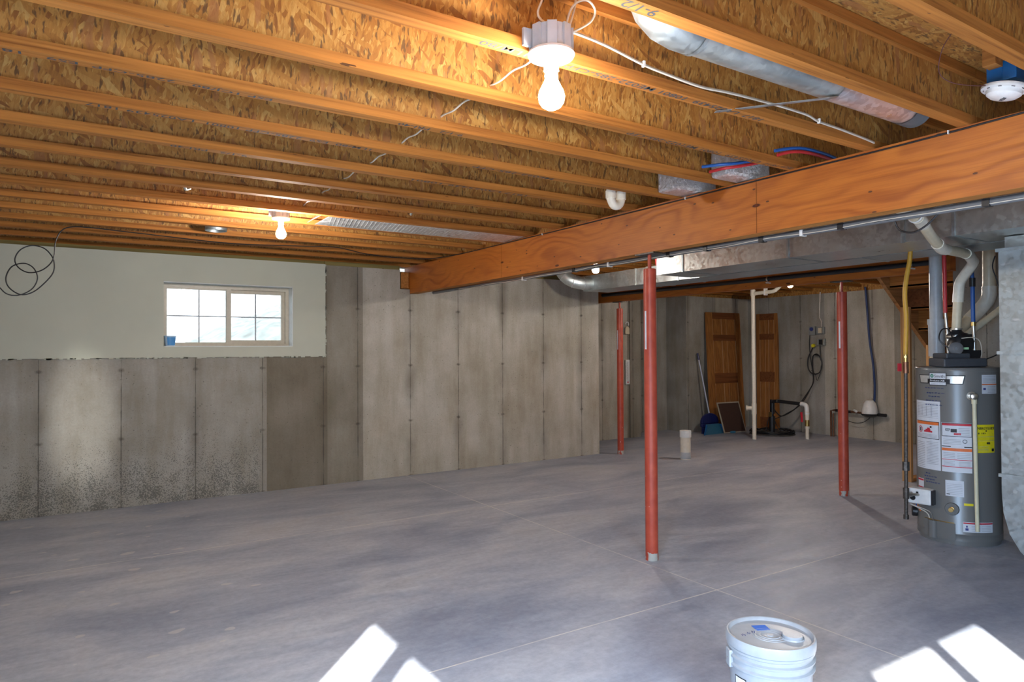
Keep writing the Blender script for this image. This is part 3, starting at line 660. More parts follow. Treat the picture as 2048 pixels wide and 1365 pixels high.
# ------------------------------------------------------------------ foil wrapped boots at the beam, pex loops, trap
def foilbox(x0, y0, x1, y1, z0, label):
    mb = MB(); nx, nz = 14, 8; random.seed(int(y0*100)); v = []; f = []
    b = MB().box(x0, y0, z0, x1, y1, ZD-.006)
    o = b.build('foil_duct_wrap', 'foil', loc=((x0+x1)/2, (y0+y1)/2, z0), bevel=.02)
    tag(o, label, 'duct insulation', 'foil wrapped duct pieces by the beam'); return o
foilbox(2.94, 2.80, 3.30, FY(3)-.034, ZJ+.003, 'crinkled foil wrapped duct end left of the blue and red tubes')
foilbox(2.94, 2.42, 3.30, FY(2)-.034, ZJ+.003, 'crinkled foil wrapped duct end behind the blue and red tubes')
for nmz, mt, dy, dz, lb in (('blue_tube', 'blue', 0, 0, 'blue water tube'), ('red_tube', 'red', .02, -.018, 'red water tube')):
    tag(MB().tube([(2.93+dy, 2.125, 2.352+dz), (3.02, 2.10, 2.372+dz), (3.12, 2.085, 2.382+dz), (3.28, 2.09, 2.384+dz), (3.40, 2.1, 2.38+dz)], .0085, 10, smooth=5).build(nmz, mt, loc=(3.1, 2.1, 2.37)), lb+' crossing above the beam, right one of the pair', 'water tube')
    tag(MB().tube([(2.83+dy*3, 2.50, 2.344+dz), (2.86+dy, 2.40, 2.338+dz), (2.93, 2.36, 2.345+dz), (3.02, 2.33, 2.365+dz), (3.12, 2.29, 2.39+dz), (3.26, 2.24, 2.40+dz)], .0085, 10, smooth=5).build(nmz, mt, loc=(3.0, 2.5, 2.35)), lb+' crossing above the beam, left one of the pair', 'water tube')
t = thing('drain_trap', (2.75, 3.09, 2.25), 'white plastic drain trap hanging between joists above the beam', 'drain trap')
MB().tube([(2.71, 3.10, 2.36), (2.71, 3.10, 2.285), (2.715, 3.10, 2.262), (2.735, 3.10, 2.238), (2.765, 3.10, 2.238), (2.785, 3.10, 2.258), (2.79, 3.10, 2.285), (2.79, 3.10, 2.36)], .026, 18, smooth=4).build('trap_bend', 'pvc', t)
MB().tube([(2.71, 3.10, 2.275), (2.71, 3.10, 2.32)], .031, 18).tube([(2.79, 3.10, 2.275), (2.79, 3.10, 2.32)], .031, 18).build('hub', 'pvc', t)
# foil faced panned joist bay
pn = MB().box(1.50, FY(7)+.0265, ZJ+.002, 3.17, FY(8)-.0265, ZJ+.006)
for i in range(54):
    x = 1.56+i*.03; pn.obox((x, (FY(7)+FY(8))/2, ZJ+.0012), (.25, 1, 0), (1, -.25, 0), (0, 0, 1), .168, .0022, .0008)
o = pn.build('joist_duct_panel', 'panfoil', loc=(2.4, FY(7)+.2, ZJ)); tag(o, 'long silvery foil-faced panel closing one joist bay', 'duct panel')
MB().obox((1.47, FY(7)+.16, ZJ+.035), (.12, 0, .10), (0, 1, 0), (-.1, 0, .12), .055, .16, .002).build('torn_foil_flap', 'foil', o)
t = thing('duct_boot', (.93, FY(9)+.2, ZJ), 'round sheet metal duct collar between joists above the window', 'duct collar')
MB().lathe([(.072, -.012), (.078, -.012), (.078, .06), (.072, .06), (.072, -.012)], (.93, FY(9)+.2, ZJ+.01), seg=28).build('collar', 'galv2', t)
MB().lathe([(0, .02), (.072, .02)], (.93, FY(9)+.2, ZJ+.01), seg=28).build('damper', 'greyconduit', t)
for x, k, lb in ((.551, 6, 'small steel pipe hook poking out between joists near the window bulb'), (1.966, 6, 'small steel pipe hook beside the foil-faced panel')):
    tag(MB().tube([(x-.02, FY(k)+.05, ZJ+.05), (x, FY(k)+.12, ZJ+.012), (x+.03, FY(k)+.17, ZJ+.03)], .008, 8, smooth=4).build('pipe_hook', 'galv', loc=(x, FY(k)+.1, ZJ+.02)), lb, 'hook')

# ------------------------------------------------------------------ smoke alarm
t = thing('smoke_alarm', (3.05, 1.17, 2.36), 'white round smoke alarm at the top right corner', 'smoke alarm')
ax = Vector((-.10, .18, -1)); cx = (3.02, 1.165, 2.372)
MB().lathe([(0, 0), (.078, 0), (.080, .004), (.078, .012), (.060, .015), (.058, .030), (.045, .040), (.02, .044), (0, .045)], cx, ax, seg=40).build('housing', 'whitepl', t)
g = MB(); A = ax.normalized(); B = A.orthogonal().normalized(); Cc = A.cross(B)
for i in range(5):
    c0 = Vector(cx)+A*.0445+B*(.008*(i-2)); g.obox(c0, B, Cc, A, .0016, .008-.0012*abs(i-2), .0015)
for i in range(10):
    a = i*.63; c0 = Vector(cx)+A*.0158+(B*math.cos(a)+Cc*math.sin(a))*.068; g.obox(c0, B*math.cos(a)+Cc*math.sin(a), -B*math.sin(a)+Cc*math.cos(a), A, .0012, .006, .001)
g.build('sounder_slots', 'grille', t)
t = thing('wire_box', (3.05, 1.17, 2.42), 'blue plastic electrical box above the smoke alarm', 'electrical box')
MB().box(2.985, 1.115, 2.390, 3.085, 1.215, 2.465).box(2.982, 1.16, 2.395, 2.986, 1.165, 2.45).build('box_body', 'bluebox', t, bevel=.003)
o = MB().box(2.915, 1.155, 2.44, 2.975, 1.20, 2.537).build('nailer_block', 'lum_y', loc=(2.92, 1.14, 2.38)); tag(o, 'pale wood block beside the blue electrical box', 'wood block')
tag(MB().tube([(2.70, 1.20, 2.53), (2.74, 1.26, 2.49), (2.80, 1.30, 2.43), (2.86, 1.28, 2.395), (2.93, 1.22, 2.378), (2.975, 1.19, 2.385)], .0018, 8, smooth=5).build('alarm_wire', 'redbrown', loc=(2.8, 1.25, 2.4)), 'thin red and dark wire drooping to the smoke alarm', 'wire')

# ------------------------------------------------------------------ black cable along the beam and coil by the window wall
cp = [(3.133, -1.3, 2.288), (3.133, 0, 2.290), (3.133, .9, 2.294), (3.132, 1.6, 2.283), (3.133, 2.4, 2.286), (3.132, 3.3, 2.284), (3.133, 4.2, 2.286), (3.132, 5.0, 2.290), (3.125, 5.72, 2.293), (3.03, 6.18, 2.293), (2.823, 6.258, 2.292), (2.62, 6.285, 2.292), (2.349, 6.19, 2.292), (2.09, 6.0, 2.292), (1.945, 5.93, 2.292), (1.737, 6.0, 2.292), (1.525, 6.07, 2.292), (1.113, 6.17, 2.292), (.418, 6.0, 2.292), (.119, 5.92, 2.292), (-.008, 5.925, 2.286),
      (-.066, 5.929, 2.25), (-.099, 5.929, 2.168), (-.107, 5.929, 2.066), (-.135, 5.929, 2.003), (-.19, 5.93, 1.955), (-.26, 5.94, 1.941), (-.318, 5.945, 1.975), (-.337, 5.945, 2.032), (-.307, 5.945, 2.098), (-.244, 5.945, 2.135), (-.176, 5.94, 2.125), (-.132, 5.94, 2.085), (-.108, 5.935, 2.03), (-.112, 5.935, 1.95), (-.165, 5.935, 1.868), (-.235, 5.935, 1.800), (-.305, 5.935, 1.782), (-.370, 5.93, 1.830), (-.386, 5.93, 1.90), (-.353, 5.925, 1.975), (-.285, 5.925, 2.003), (-.230, 5.925, 1.975), (-.205, 5.925, 1.908), (-.225, 5.925, 1.84), (-.27, 5.92, 1.795), (-.33, 5.92, 1.773), (-.385, 5.92, 1.785), (-.43, 5.92, 1.835), (-.50, 5.92, 1.90), (-.62, 5.92, 2.0), (-.8, 5.95, 2.28)]
bc = thing('black_cable', (-.2, 5.93, 1.77), 'black cable along the big beam top, ending in a hanging coil by the window', 'cable')
MB().tube(cp, .0042, 8, smooth=7).build('cable_run', 'black', bc)
for x, y in ((3.13, 1.42), (3.13, 2.9), (3.13, 4.4)):
    MB().box(x-.004, y-.0025, 2.279, x+.005, y+.0025, 2.295).build('cable_staple', 'whitepl', bc)
# bundle under the far side of the beam
bt = thing('cable_bundle', (3.27, 3, 1.985), 'dark grey tubing and thin cables strapped under the far side of the big beam', 'cable bundle')
MB().tube([(3.262, -1.3, 1.990), (3.262, 0.5, 1.986), (3.262, 2.0, 1.984), (3.262, 3.0, 1.988), (3.262, 4.2, 1.986), (3.262, 5.2, 1.990), (3.262, 6.6, 1.99)], .0165, 12, smooth=4).build('tubing', 'greyconduit', bt)
MB().tube([(3.245, -1.2+.3*i, 1.984-.010*abs(math.sin(i*1.3))) for i in range(25)], .0019, 8, smooth=5).build('white_wire', 'whitecable', bt)
MB().tube([(3.250, -1.25+.35*i, 1.986-.008*abs(math.cos(i*1.1))) for i in range(22)], .0035, 8, smooth=5).build('black_wire', 'black', bt)
MB().tube([(3.262, 1.72, 1.975), (3.268, 1.70, 1.925), (3.272, 1.64, 1.905), (3.272, 1.58, 1.93), (3.262, 1.52, 1.978)], .0045, 8, smooth=5).build('drooping_wire', 'black', bt)
for y in (1.33, 1.98, 2.45, 2.85, 3.16, 4.15): MB().box(3.240, y-.014, 1.968, 3.282, y+.014, 1.999).build('clamp', 'black', bt)
for y in (1.16, 2.20, 3.75, 4.86): MB().box(3.243, y-.008, 1.966, 3.284, y+.008, 1.9985).build('strap', 'whitepl', bt)

# ------------------------------------------------------------------ trunk ducts
t = thing('supply_duct', (4.74, 2.8, 2.05), 'nearer rectangular galvanized trunk duct behind the big beam', 'duct')
MB().box(4.50, -1.3, 2.05, 4.965, 4.52, 2.245).build('duct_body', 'galv', t)
for y in (1.05, 2.02, 3.16, 4.21): MB().box(4.494, y-.009, 2.046, 4.97, y+.009, 2.249).build('drive_cleat', 'galv2', t)
MB().box(4.490, 2.305, 2.044, 4.4935, 2.33, 2.26).build('hanger_strap', 'galv2', t)
t = thing('return_duct', (5.2, 4, 2.05), 'farther rectangular galvanized trunk duct reaching toward the left wall', 'duct')
MB().box(5.02, -1.3, 2.052, 5.40, 6.24, 2.225).build('duct_body', 'galv2', t)
for y in (2.9, 4.75, 5.36): MB().box(5.014, y-.008, 2.048, 5.405, y+.008, 2.229).build('drive_cleat', 'galv', t)
MB().box(5.014, 5.15, 2.048, 5.405, 5.20, 2.229).build('drive_cleat', 'galv', t)
el = MB(); el.tube([(5.12, 6.10, 2.138), (4.98, 6.13, 2.138)], .074, 28, caps=False)
el.tube(fillet([(5.0, 6.13, 2.135), (4.90, 6.16, 2.135), (4.80, 6.24, 2.18), (4.76, 6.32, 2.28), (4.75, 6.34, 2.36)], .05, 2), .074, 28, caps=False)
el.build('takeoff_elbow', 'galv', t, fix=False)
for c_, d_ in (((4.94, 6.145, 2.135), (1, -.25, 0)), ((4.85, 6.20, 2.155), (.8, -.6, -.35)), ((4.785, 6.27, 2.22), (.4, -.5, -.7))):
    MB().lathe([(.0745, -.004), (.078, 0), (.0745, .004)], c_, d_, seg=28).build('gore_ring', 'panfoil', t)
rp = thing('red_tube', (4.9, 4.8, 2.26), 'red water tube angling over the far trunk duct behind the nearest post', 'water tube')
MB().tube([(5.02, 5.02, 2.285), (4.94, 4.86, 2.262), (4.86, 4.62, 2.275)], .013, 10).build('tube_run', 'red', rp)
MB().tube([(4.99, 5.02, 2.30), (5.0, 5.02, 2.225)], .015, 10).build('tube_drop', 'red', rp)
tag(MB().tube([(4.70, 4.75, 2.272), (4.95, 4.62, 2.272)], .013, 10).build('blue_tube', 'dkblue', loc=(4.8, 4.7, 2.27)), 'short dark blue tube end next to the red tube over the duct', 'water tube')

# ------------------------------------------------------------------ return drop beside the heater
t = thing('air_return_drop', (5.02, 1.6, 0), 'tall galvanized sheet metal air return beside the water heater', 'furnace duct')
def broken(z0, z1, name, mat='galv2'):
    x0, x1, y0, y1 = 4.75, 5.30, .9, 1.883; zc = (z0+z1)/2; mb = MB()
    mb.box(x0, y0, z0, x1, y1, z1); mb.f = mb.f[:5]; mb.m = mb.m[:5]; mb.sm = mb.sm[:5]
    # face at x0 gets a cross break
    c = (x0-.012, (y0+y1)/2, zc); k = len(mb.v); mb.v.append(c)
    a = [0, 3, 7, 4]
    for i in range(4): mb.f.append((a[i], a[(i+1) % 4], k)); mb.m.append(0); mb.sm.append(False)
    mb.build(name, mat, t)
broken(1.341, 1.955, 'upper_box'); broken(.60, 1.333, 'middle_box')
MB().box(4.78, .92, 1.972, 5.27, 1.86, 2.043).build('plenum_neck', 'galv', t)
for z in (1.337, .594, 1.962): MB().box(4.738, .89, z-.010, 5.31, 1.895, z+.010).build('seam_flange', 'galv2', t)
pr = [(1.883, .586), (1.883, .49), (1.876, .37), (1.845, .245), (1.79, .15), (1.71, .078), (1.60, .03), (1.46, .004), (1.2, 0), (.9, 0), (.9, .586)]
MB().prism([(4.75, y, z) for y, z in pr], (.55, 0, 0)).build('boot', 'galv2', t)

# ------------------------------------------------------------------ water heater
HC = Vector((5.39, 2.41)); HR = .26
def hp(th, z, r=HR+.0012): a = math.radians(th); return (HC.x+math.cos(a)*r, HC.y+math.sin(a)*r, z)
def patch(mb, t0, t1, z0, z1, r=HR+.0012, mi=0, zs=None):
    n = max(2, int(abs(t1-t0)/4)); v = [hp(t0+(t1-t0)*k/n, z, r) for z in (z0, z1) for k in range(n+1)]
    mb.add(v, [(k, k+1, n+2+k, n+1+k) for k in range(n)], mi, True); return mb
def ctext(mb, body, t0, z0, w_, h_, r=HR+.0030, mi=0, bold=0):
    add_text(mb, body, lambda u, v: hp(t0+math.degrees(u/HR), z0+v, r), width=w_, height=h_, mi=mi, bold=bold)
H = thing('water_heater', (5.39, 2.41, 0), 'grey tank water heater with labels, black blower on top', 'water heater')
MB().lathe([(0, 0), (HR-.012, 0), (HR-.012, .03), (HR+.001, .032), (HR, .045), (HR, .075), (HR+.002, .078), (HR, .082), (HR, 1.205), (HR+.003, 1.206), (HR+.003, 1.222), (HR-.004, 1.230), (HR-.03, 1.233), (0, 1.238)], (5.39, 2.41, 0), seg=96).build('tank', 'tank', H)
lb = MB(); patch(lb, 131, 181, .505, .99); 
for i in range(15): patch(lb, 134, 155, .515+i*.0125, .5185+i*.0125, HR+.0022, 1); patch(lb, 158, 178, .545+i*.011, .5480+i*.011, HR+.0022, 1)
for i in range(10): patch(lb, 134, 178, .872+i*.011, .8745+i*.011, HR+.0022, 1)
for i in range(4): patch(lb, 140+i*9, 141+i*9, .885, .955, HR+.0026, 1)
lb.build('instruction_sheet', ['paper', 'paperink'], H, fix=False)
lb = MB(); patch(lb, 134, 179.5, .722, .846, HR+.0030, 1); patch(lb, 134.8, 178.8, .726, .842, HR+.0036, 0); patch(lb, 134.8, 178.8, .822, .842, HR+.0042, 2)
for k in range(16):
    a = k*2*math.pi/16; patch(lb, 146+math.cos(a)*4-.8, 146+math.cos(a)*4+.8, .785+math.sin(a)*.02-.003, .785+math.sin(a)*.02+.003, HR+.0044, 3)
patch(lb, 144.5, 147.5, .772, .798, HR+.0044, 1)
for i, (a, b, z0, z1) in enumerate(((154, 169, .768, .780), (157, 166, .778, .790), (160, 165, .788, .800), (165, 168, .800, .812))): patch(lb, a, b, z0, z1, HR+.0044, 3 if i < 3 else 1)
for i in range(3): patch(lb, 138, 176, .733+i*.009, .7360+i*.009, HR+.0044, 4)
lb.build('flammable_warning', ['paper', 'ink', 'orink', 'redink', 'paperink'], H, fix=False)
lb = MB(); patch(lb, 182.5, 222, .505, .848); patch(lb, 183, 222, .752, .846, HR+.0026, 1); patch(lb, 183.8, 221.5, .756, .842, HR+.0032, 0); patch(lb, 183.8, 221.5, .828, .842, HR+.0038, 3)
ctext(lb, 'KEEP', 188, .790, .028, .018, HR+.0040, 1, .02); patch(lb, 195, 203, .782, .806, HR+.0038, 1); patch(lb, 199, 208, .764, .778, HR+.0038, 3)
for i in range(5): patch(lb, 205, 219, .766+i*.011, .769+i*.011, HR+.0038, 2)
for i in range(4): patch(lb, 185, 208, .700+i*.010, .7028+i*.010, HR+.0026, 2)
for k in range(12):
    a = k*2*math.pi/12; patch(lb, 213+math.cos(a)*2.6-.6, 213+math.cos(a)*2.6+.6, .722+math.sin(a)*.012-.002, .722+math.sin(a)*.012+.002, HR+.0028, 1)
patch(lb, 183, 195, .680, .686, HR+.0026, 1); patch(lb, 212, 222, .680, .686, HR+.0026, 1)
patch(lb, 183, 222, .652, .672, HR+.0026, 4); patch(lb, 183, 222, .590, .594, HR+.0026, 3); patch(lb, 183, 222, .540, .545, HR+.0026, 3)
for i in range(4): patch(lb, 185, 200, .603+i*.011, .606+i*.011, HR+.0026, 2); patch(lb, 203, 220, .603+i*.011, .606+i*.011, HR+.0026, 2)
for i in range(4): patch(lb, 185, 200, .551+i*.009, .5535+i*.009, HR+.0026, 2); patch(lb, 205, 220, .551+i*.009, .5535+i*.009, HR+.0026, 2)
lb.build('warning_sheet', ['paper', 'ink', 'paperink', 'redink', 'orink'], H, fix=False)
lb = MB(); patch(lb, 237, 264, 1.052, 1.182); patch(lb, 237, 264, 1.112, 1.120, HR+.0026, 1)
for i in range(5): patch(lb, 239, 262, 1.128+i*.0095, 1.131+i*.0095, HR+.0026, 2); patch(lb, 246, 262, 1.060+i*.0095, 1.063+i*.0095, HR+.0026, 2)
patch(lb, 239, 243, 1.078, 1.092, HR+.0026, 3); lb.build('caution_label', ['paper', 'orink', 'paperink', 'inkb'], H, fix=False)
lb = MB(); patch(lb, 226, 257.5, .647, .840); ctext(lb, 'ENERGYGUIDE', 227.5, .806, .135, .018, HR+.0028, 1, .03); patch(lb, 241.5, 243.5, .792, .802, HR+.0028, 1)
ctext(lb, '$ 183', 230, .774, .052, .013, HR+.0028, 1, .02); patch(lb, 227, 257, .756, .758, HR+.0028, 2); patch(lb, 227, 257, .728, .7295, HR+.0028, 2)
ctext(lb, '82', 243, .706, .028, .015, HR+.0028, 1, .08)
for i in range(4): patch(lb, 228, 246, .660+i*.010, .6615+i*.010, HR+.0028, 2)
patch(lb, 251.5, 256, .657, .676, HR+.0028, 1); lb.build('energy_label', ['yelpaper', 'ink', 'paperink'], H, fix=False)
lb = MB(); patch(lb, 135.5, 151, .358, .428); patch(lb, 135.5, 151, .412, .424, HR+.0026, 1); patch(lb, 135.5, 151, .360, .368, HR+.0026, 1); lb.build('small_warning', ['paper', 'redink'], H, fix=False)
lb = MB(); patch(lb, 187, 211, .338, .448)
for i in range(7): patch(lb, 189, 209, .352+i*.0115, .3540+i*.0115, HR+.0026, 1)
patch(lb, 188.5, 193, .349, .354, HR+.0028, 2); lb.build('rating_plate', ['paper', 'paperink', 'ink'], H, fix=False)
lb = MB(); patch(lb, 209, 251.5, .100, .170); patch(lb, 209.5, 251, .157, .166, HR+.0026, 1); patch(lb, 212, 216, .112, .128, HR+.0026, 2); patch(lb, 213, 215, .132, .145, HR+.0026, 2)
for i in range(4): patch(lb, 220, 232, .110+i*.011, .112+i*.011, HR+.0026, 3); patch(lb, 234, 248, .110+i*.011, .112+i*.011, HR+.0026, 3)
lb.build('scald_label', ['paper', 'redink', 'inkb', 'paperink'], H, fix=False)
patch(MB(), 210.7, 223, .281, .297).build('yellow_tag', 'yelpaper', H, fix=False)
# brand band
lb = MB(); n = 20
def trap(a0, a1, b0, b1, z0, z1, r, mi):
    m_ = 14; v = [hp(b0+(b1-b0)*k/m_, z0, r) for k in range(m_+1)]+[hp(a0+(a1-a0)*k/m_, z1, r) for k in range(m_+1)]
    lb.add(v, [(k, k+1, m_+2+k, m_+1+k) for k in range(m_)], mi, True)
trap(143, 215, 146, 212, 1.115, 1.178, HR+.0018, 0); trap(145, 213.2, 147.5, 210.8, 1.121, 1.172, HR+.0024, 1)
patch(lb, 162, 195, 1.121, 1.150, HR+.0030, 0); patch(lb, 165, 190.5, 1.103, 1.194, HR+.0036, 0); patch(lb, 166, 189.5, 1.108, 1.190, HR+.0042, 2); patch(lb, 165, 190.5, 1.128, 1.150, HR+.0048, 0)
ctext(lb, 'ProLine XE', 166.8, 1.133, .096, .011, HR+.0054, 2, .03); ctext(lb, 'Smith', 173.5, 1.160, .066, .020, HR+.0054, 0, .0)
m_ = 20; v = [hp(169.8, 1.171, HR+.0052)]+[hp(169.8+math.cos(k*2*math.pi/m_)*2.7, 1.171+math.sin(k*2*math.pi/m_)*.0135, HR+.0052) for k in range(m_)]
lb.add(v, [(0, k+1, (k+1) % m_+1) for k in range(m_)], 3); ctext(lb, 'AO', 168.2, 1.1645, .015, .012, HR+.0058, 2, .02)
ctext(lb, 'COMMERCIAL GRADE', 168.3, 1.113, .080, .006, HR+.0054, 4)
lb.build('brand_badge', ['ink', 'silver', 'paper', 'green', 'paperink'], H, fix=False)
# handwriting (illegible strokes in marker)
hw = MB(); random.seed(11)
for zl, a0, a1 in ((1.085, 157, 186), (1.050, 160, 184), (1.025, 163, 179), (.995, 158, 183), (.965, 157, 183)):
    a = a0
    while a < a1:
        L = random.uniform(2.5, 5); pts = [hp(a+L*k/9, zl+.0055*math.sin(k*2.1+a)*random.uniform(.5, 1), HR+.002) for k in range(10)]
        hw.tube(pts, .0009, 5); a += L+1.3
for zl, a0, a1 in ((.475, 156, 163), (.455, 153, 172), (.435, 155, 172), (.415, 156, 180)):
    a = a0
    while a < a1:
        L = random.uniform(2, 4); pts = [hp(a+L*k/9, zl+.0045*math.sin(k*2.1+a), HR+.002) for k in range(10)]
        hw.tube(pts, .0008, 5); a += L+1.1
hw.build('marker_writing', 'inkb', H)
# burner door
bd = MB(); patch(bd, 152, 199.5, .035, .150, HR+.004); patch(bd, 152, 198, .148, .156, HR+.002, 1); bd.build('burner_cover', ['tank', 'brass'], H, fix=False)
bd2 = MB(); bd2.tube([hp(167.5, .030, HR-.006), hp(167.5, .150, HR-.006)], .034, 20); bd2.build('cover_bulge', 'tank', H)
MB().lathe([(0, .01), (.04, .01), (.044, 0), (.046, -.01)], hp(195.3, .250, HR), (math.cos(math.radians(195.3)), math.sin(math.radians(195.3)), 0), seg=28).build('drain_recess', 'tank', H)
a = math.radians(195.3); ad = Vector((math.cos(a), math.sin(a), 0))
MB().lathe([(.016, -.01), (.016, .018), (.011, .02), (.011, .042), (.015, .043), (.015, .05), (0, .05)], hp(195.3, .250, HR), ad, seg=12).build('drain_valve', 'brass', H)
a = math.radians(121); ad = Vector((math.cos(a), math.sin(a), 0))
MB().lathe([(.02, -.04), (.02, .01), (.036, .012), (.036, .040), (.030, .046), (0, .046)], hp(124, .165, HR-.01), ad, seg=28).build('side_knob', 'black', H)
# gas valve
a = math.radians(186); ad = Vector((math.cos(a), math.sin(a), 0)); at = Vector((-math.sin(a), math.cos(a), 0))*-1
gv = MB().obox(Vector(hp(157, .312, HR+.045)), at, ad, (0, 0, 1), .078, .045, .055).build('gas_control', 'whitepl', H, loc=hp(157, .312, HR+.045), bevel=.012)
MB().obox(Vector(hp(157, .312, HR+.045))+at*-.082, at, ad, (0, 0, 1), .006, .040, .050).build('control_back', 'black', H)
c0 = Vector(hp(157, .300, HR+.045))+ad*.046+at*.040
MB().lathe([(0, .006), (.017, .006), (.019, 0)], c0, ad, seg=22).build('knob', 'black', gv)
MB().obox(c0+Vector((0, 0, .034))-at*.030, at, ad, (0, 0, 1), .007, .002, .012).build('button', 'black', gv)
MB().tube([c0+at*.01+Vector((0, 0, -.05)), hp(162, .20, HR+.03), hp(164, .16, HR+.012)], .004, 8, smooth=5).build('pilot_wire', 'whitecable', H)
MB().tube([c0+at*.02+Vector((0, 0, -.05)), hp(167, .21, HR+.03), hp(170, .15, HR+.012)], .004, 8, smooth=5).build('pilot_tube', 'steel', H)
MB().tube([hp(150, .265, HR+.05), hp(150, .22, HR+.04), hp(153, .20, HR+.035), hp(155, .235, HR+.05)], .003, 8, smooth=5).build('orange_wire', 'orink', H)
MB().tube([hp(147, .265, HR+.05), hp(146, .225, HR+.04), hp(149, .215, HR+.035)], .003, 8, smooth=5).build('blue_wire', 'blue', H)
# relief valve and discharge pipe
a = math.radians(222.5); ad = Vector((math.cos(a), math.sin(a), 0))
MB().lathe([(.030, -.012), (.030, .002), (.018, .003), (.018, .03), (.022, .032), (.022, .055), (.012, .06), (0, .06)], hp(222.5, 1.037, HR), ad, seg=20).build('relief_valve', 'steel', H)
dp = MB().tube([hp(223, 1.02, HR+.038), hp(224.6, .118, HR+.038)], .0125, 16).tube([hp(223, 1.02, HR+.038), hp(223, .985, HR+.038)], .017, 16).build('discharge_pipe', 'cream2', H)
# blower on top
sx = Vector((.84, -.54, 0)); sf = Vector((-.54, -.84, 0))      # image right, toward camera
T = Vector((5.39, 2.41, 1.236))
bl = MB().obox(T+sx*-.075+sf*.12+Vector((0, 0, .030)), sx, sf, (0, 0, 1), .150, .09, .030).obox(T+sx*-.105+sf*.10+Vector((0, 0, .075)), sx, sf, (0, 0, 1), .085, .08, .020).build('hood_base', 'dkgrey', H, bevel=.008)
bw = MB(); bw.lathe([(0, -.05), (.070, -.05), (.086, -.035), (.090, 0), (.086, .035), (.070, .05), (0, .05)], T+sx*.015+sf*.02+Vector((0, 0, .155)), sx*.35+sf*.94, seg=36)
bw.lathe([(.045, 0), (.055, .02), (.075, .10), (.062, .125), (.062, .15)], T+sx*.055-sf*.02+Vector((0, 0, .08)), seg=28)
bw.lathe([(.062, 0), (.062, .028), (.034, .055), (.032, .072)], T+sx*.0-sf*.0+Vector((0, 0, .20)), seg=28)
bw.obox(T+sx*.075+Vector((0, 0, .06)), sx, sf, (0, 0, 1), .055, .07, .055)
B = bw.build('blower', 'black', H)
mt_ = MB(); mt_.lathe([(0, 0), (.036, 0), (.044, .004), (.046, .012), (.046, .05), (.040, .053), (.040, .12)], T+sx*-.115+sf*.17+Vector((0, 0, .128)), -(sx*-.45+sf*.85), seg=30); mt_.build('motor', 'motor', H)
MB().lathe([(0, .001), (.010, .001), (.012, -.003)], T+sx*-.115+sf*.17+Vector((0, 0, .128)), (sx*-.45+sf*.85), seg=16).build('motor_hub', 'black', H)
MB().obox(T+sx*-.045+sf*.165+Vector((0, 0, .128)), sx, sf, (0, 0, 1), .014, .014, .007).build('green_sticker', plain('pale_green_sticker', (.35, .62, .35), .5), H)
for z in (.208, .262): MB().lathe([(.064 if z < .25 else .0345, 0), (.067 if z < .25 else .038, .001), (.067 if z < .25 else .038, .011), (.064 if z < .25 else .0345, .012)], T+Vector((0, 0, z)), seg=28).build('hose_clamp', 'steel', H)
MB().tube([T+sx*-.03+sf*.10+Vector((0, 0, .20)), T+sx*.03+sf*.13+Vector((0, 0, .205)), T+sx*.085+sf*.12+Vector((0, 0, .18)), T+sx*.10+sf*.12+Vector((0, 0, .10)), T+sx*.07+sf*.14+Vector((0, 0, .03))], .003, 8, smooth=6).build('white_wire', 'whitecable', H)
MB().tube([T+sx*-.145+sf*.14+Vector((0, 0, .13)), T+sx*-.20+sf*.12+Vector((0, 0, .19)), T+sx*-.17+sf*.10+Vector((0, 0, .26)), T+sx*-.11+sf*.08+Vector((0, 0, .265)), T+sx*-.07+sf*.06+Vector((0, 0, .21))], .0045, 8, smooth=6).build('black_wire', 'black', H)
MB().tube([T+sx*.08+sf*.08+Vector((0, 0, .03)), T+sx*.14+sf*.10+Vector((0, 0, .05)), T+sx*.24+sf*.10+Vector((0, 0, .10)), T+sx*.29+sf*.08+Vector((0, 0, .22)), T+sx*.30+sf*.05+Vector((0, 0, .45)), T+sx*.285+sf*.02+Vector((0, 0, .62)), T+sx*.27+Vector((0, 0, .72)), T+sx*.29+Vector((0, 0, .80))], .0042, 8, smooth=6).build('power_cord', 'black', H)

# exhaust vent pipe above the heater
CM = Vector((0, 0, 1.37))
vp = [(5.39, 2.41, 1.505), (5.40, 2.40, 1.72), (5.405, 2.392, 1.845), (5.455, 2.315, 1.985), (5.30, 2.287, 2.028), (4.74, 2.20, 2.012), (4.47, 2.13, 2.055), (4.13, 2.035, 2.118), (3.40, 1.90, 2.118)]
vp = vp[:3]+[tuple(CM+(Vector(p)-CM)*k) for p, k in zip(vp[3:8], (.97, .955, .945, .945, .945))]+[(3.40, 1.80, 2.08)]
V = thing('exhaust_vent_pipe', (5.39, 2.41, 1.505), 'cream PVC vent pipe zigzagging from the heater blower up under the beam', 'pipe')
MB().tube(fillet(vp, .05, 5), .030, 20).build('pipe_run', 'cream', V)
def hub(parent, a, b, r, mat, name='elbow_hub'):
    MB().tube([a, b], r, 20).build(name, mat, parent)
def lerp(a, b, t): return Vector(a).lerp(Vector(b), t)
for i, (s0, s1) in enumerate(((.84, 1.0),)): hub(V, lerp(vp[0], vp[1], .9), lerp(vp[1], vp[2], .35), .035, 'pvc')
MB().tube(fillet([lerp(vp[1], vp[2], .3), vp[2], lerp(vp[2], vp[3], .6)], .06, 6), .0345, 20).build('elbow', 'pvc', V)
MB().tube(fillet([lerp(vp[2], vp[3], .5), vp[3], vp[4], lerp(vp[4], vp[5], .10)], .05, 6), .0345, 20).build('elbow', 'pvc', V)
MB().tube(fillet([lerp(vp[4], vp[5], .85), vp[5], lerp(vp[5], vp[6], .45)], .05, 6), .0345, 20).build('elbow', 'pvc', V)
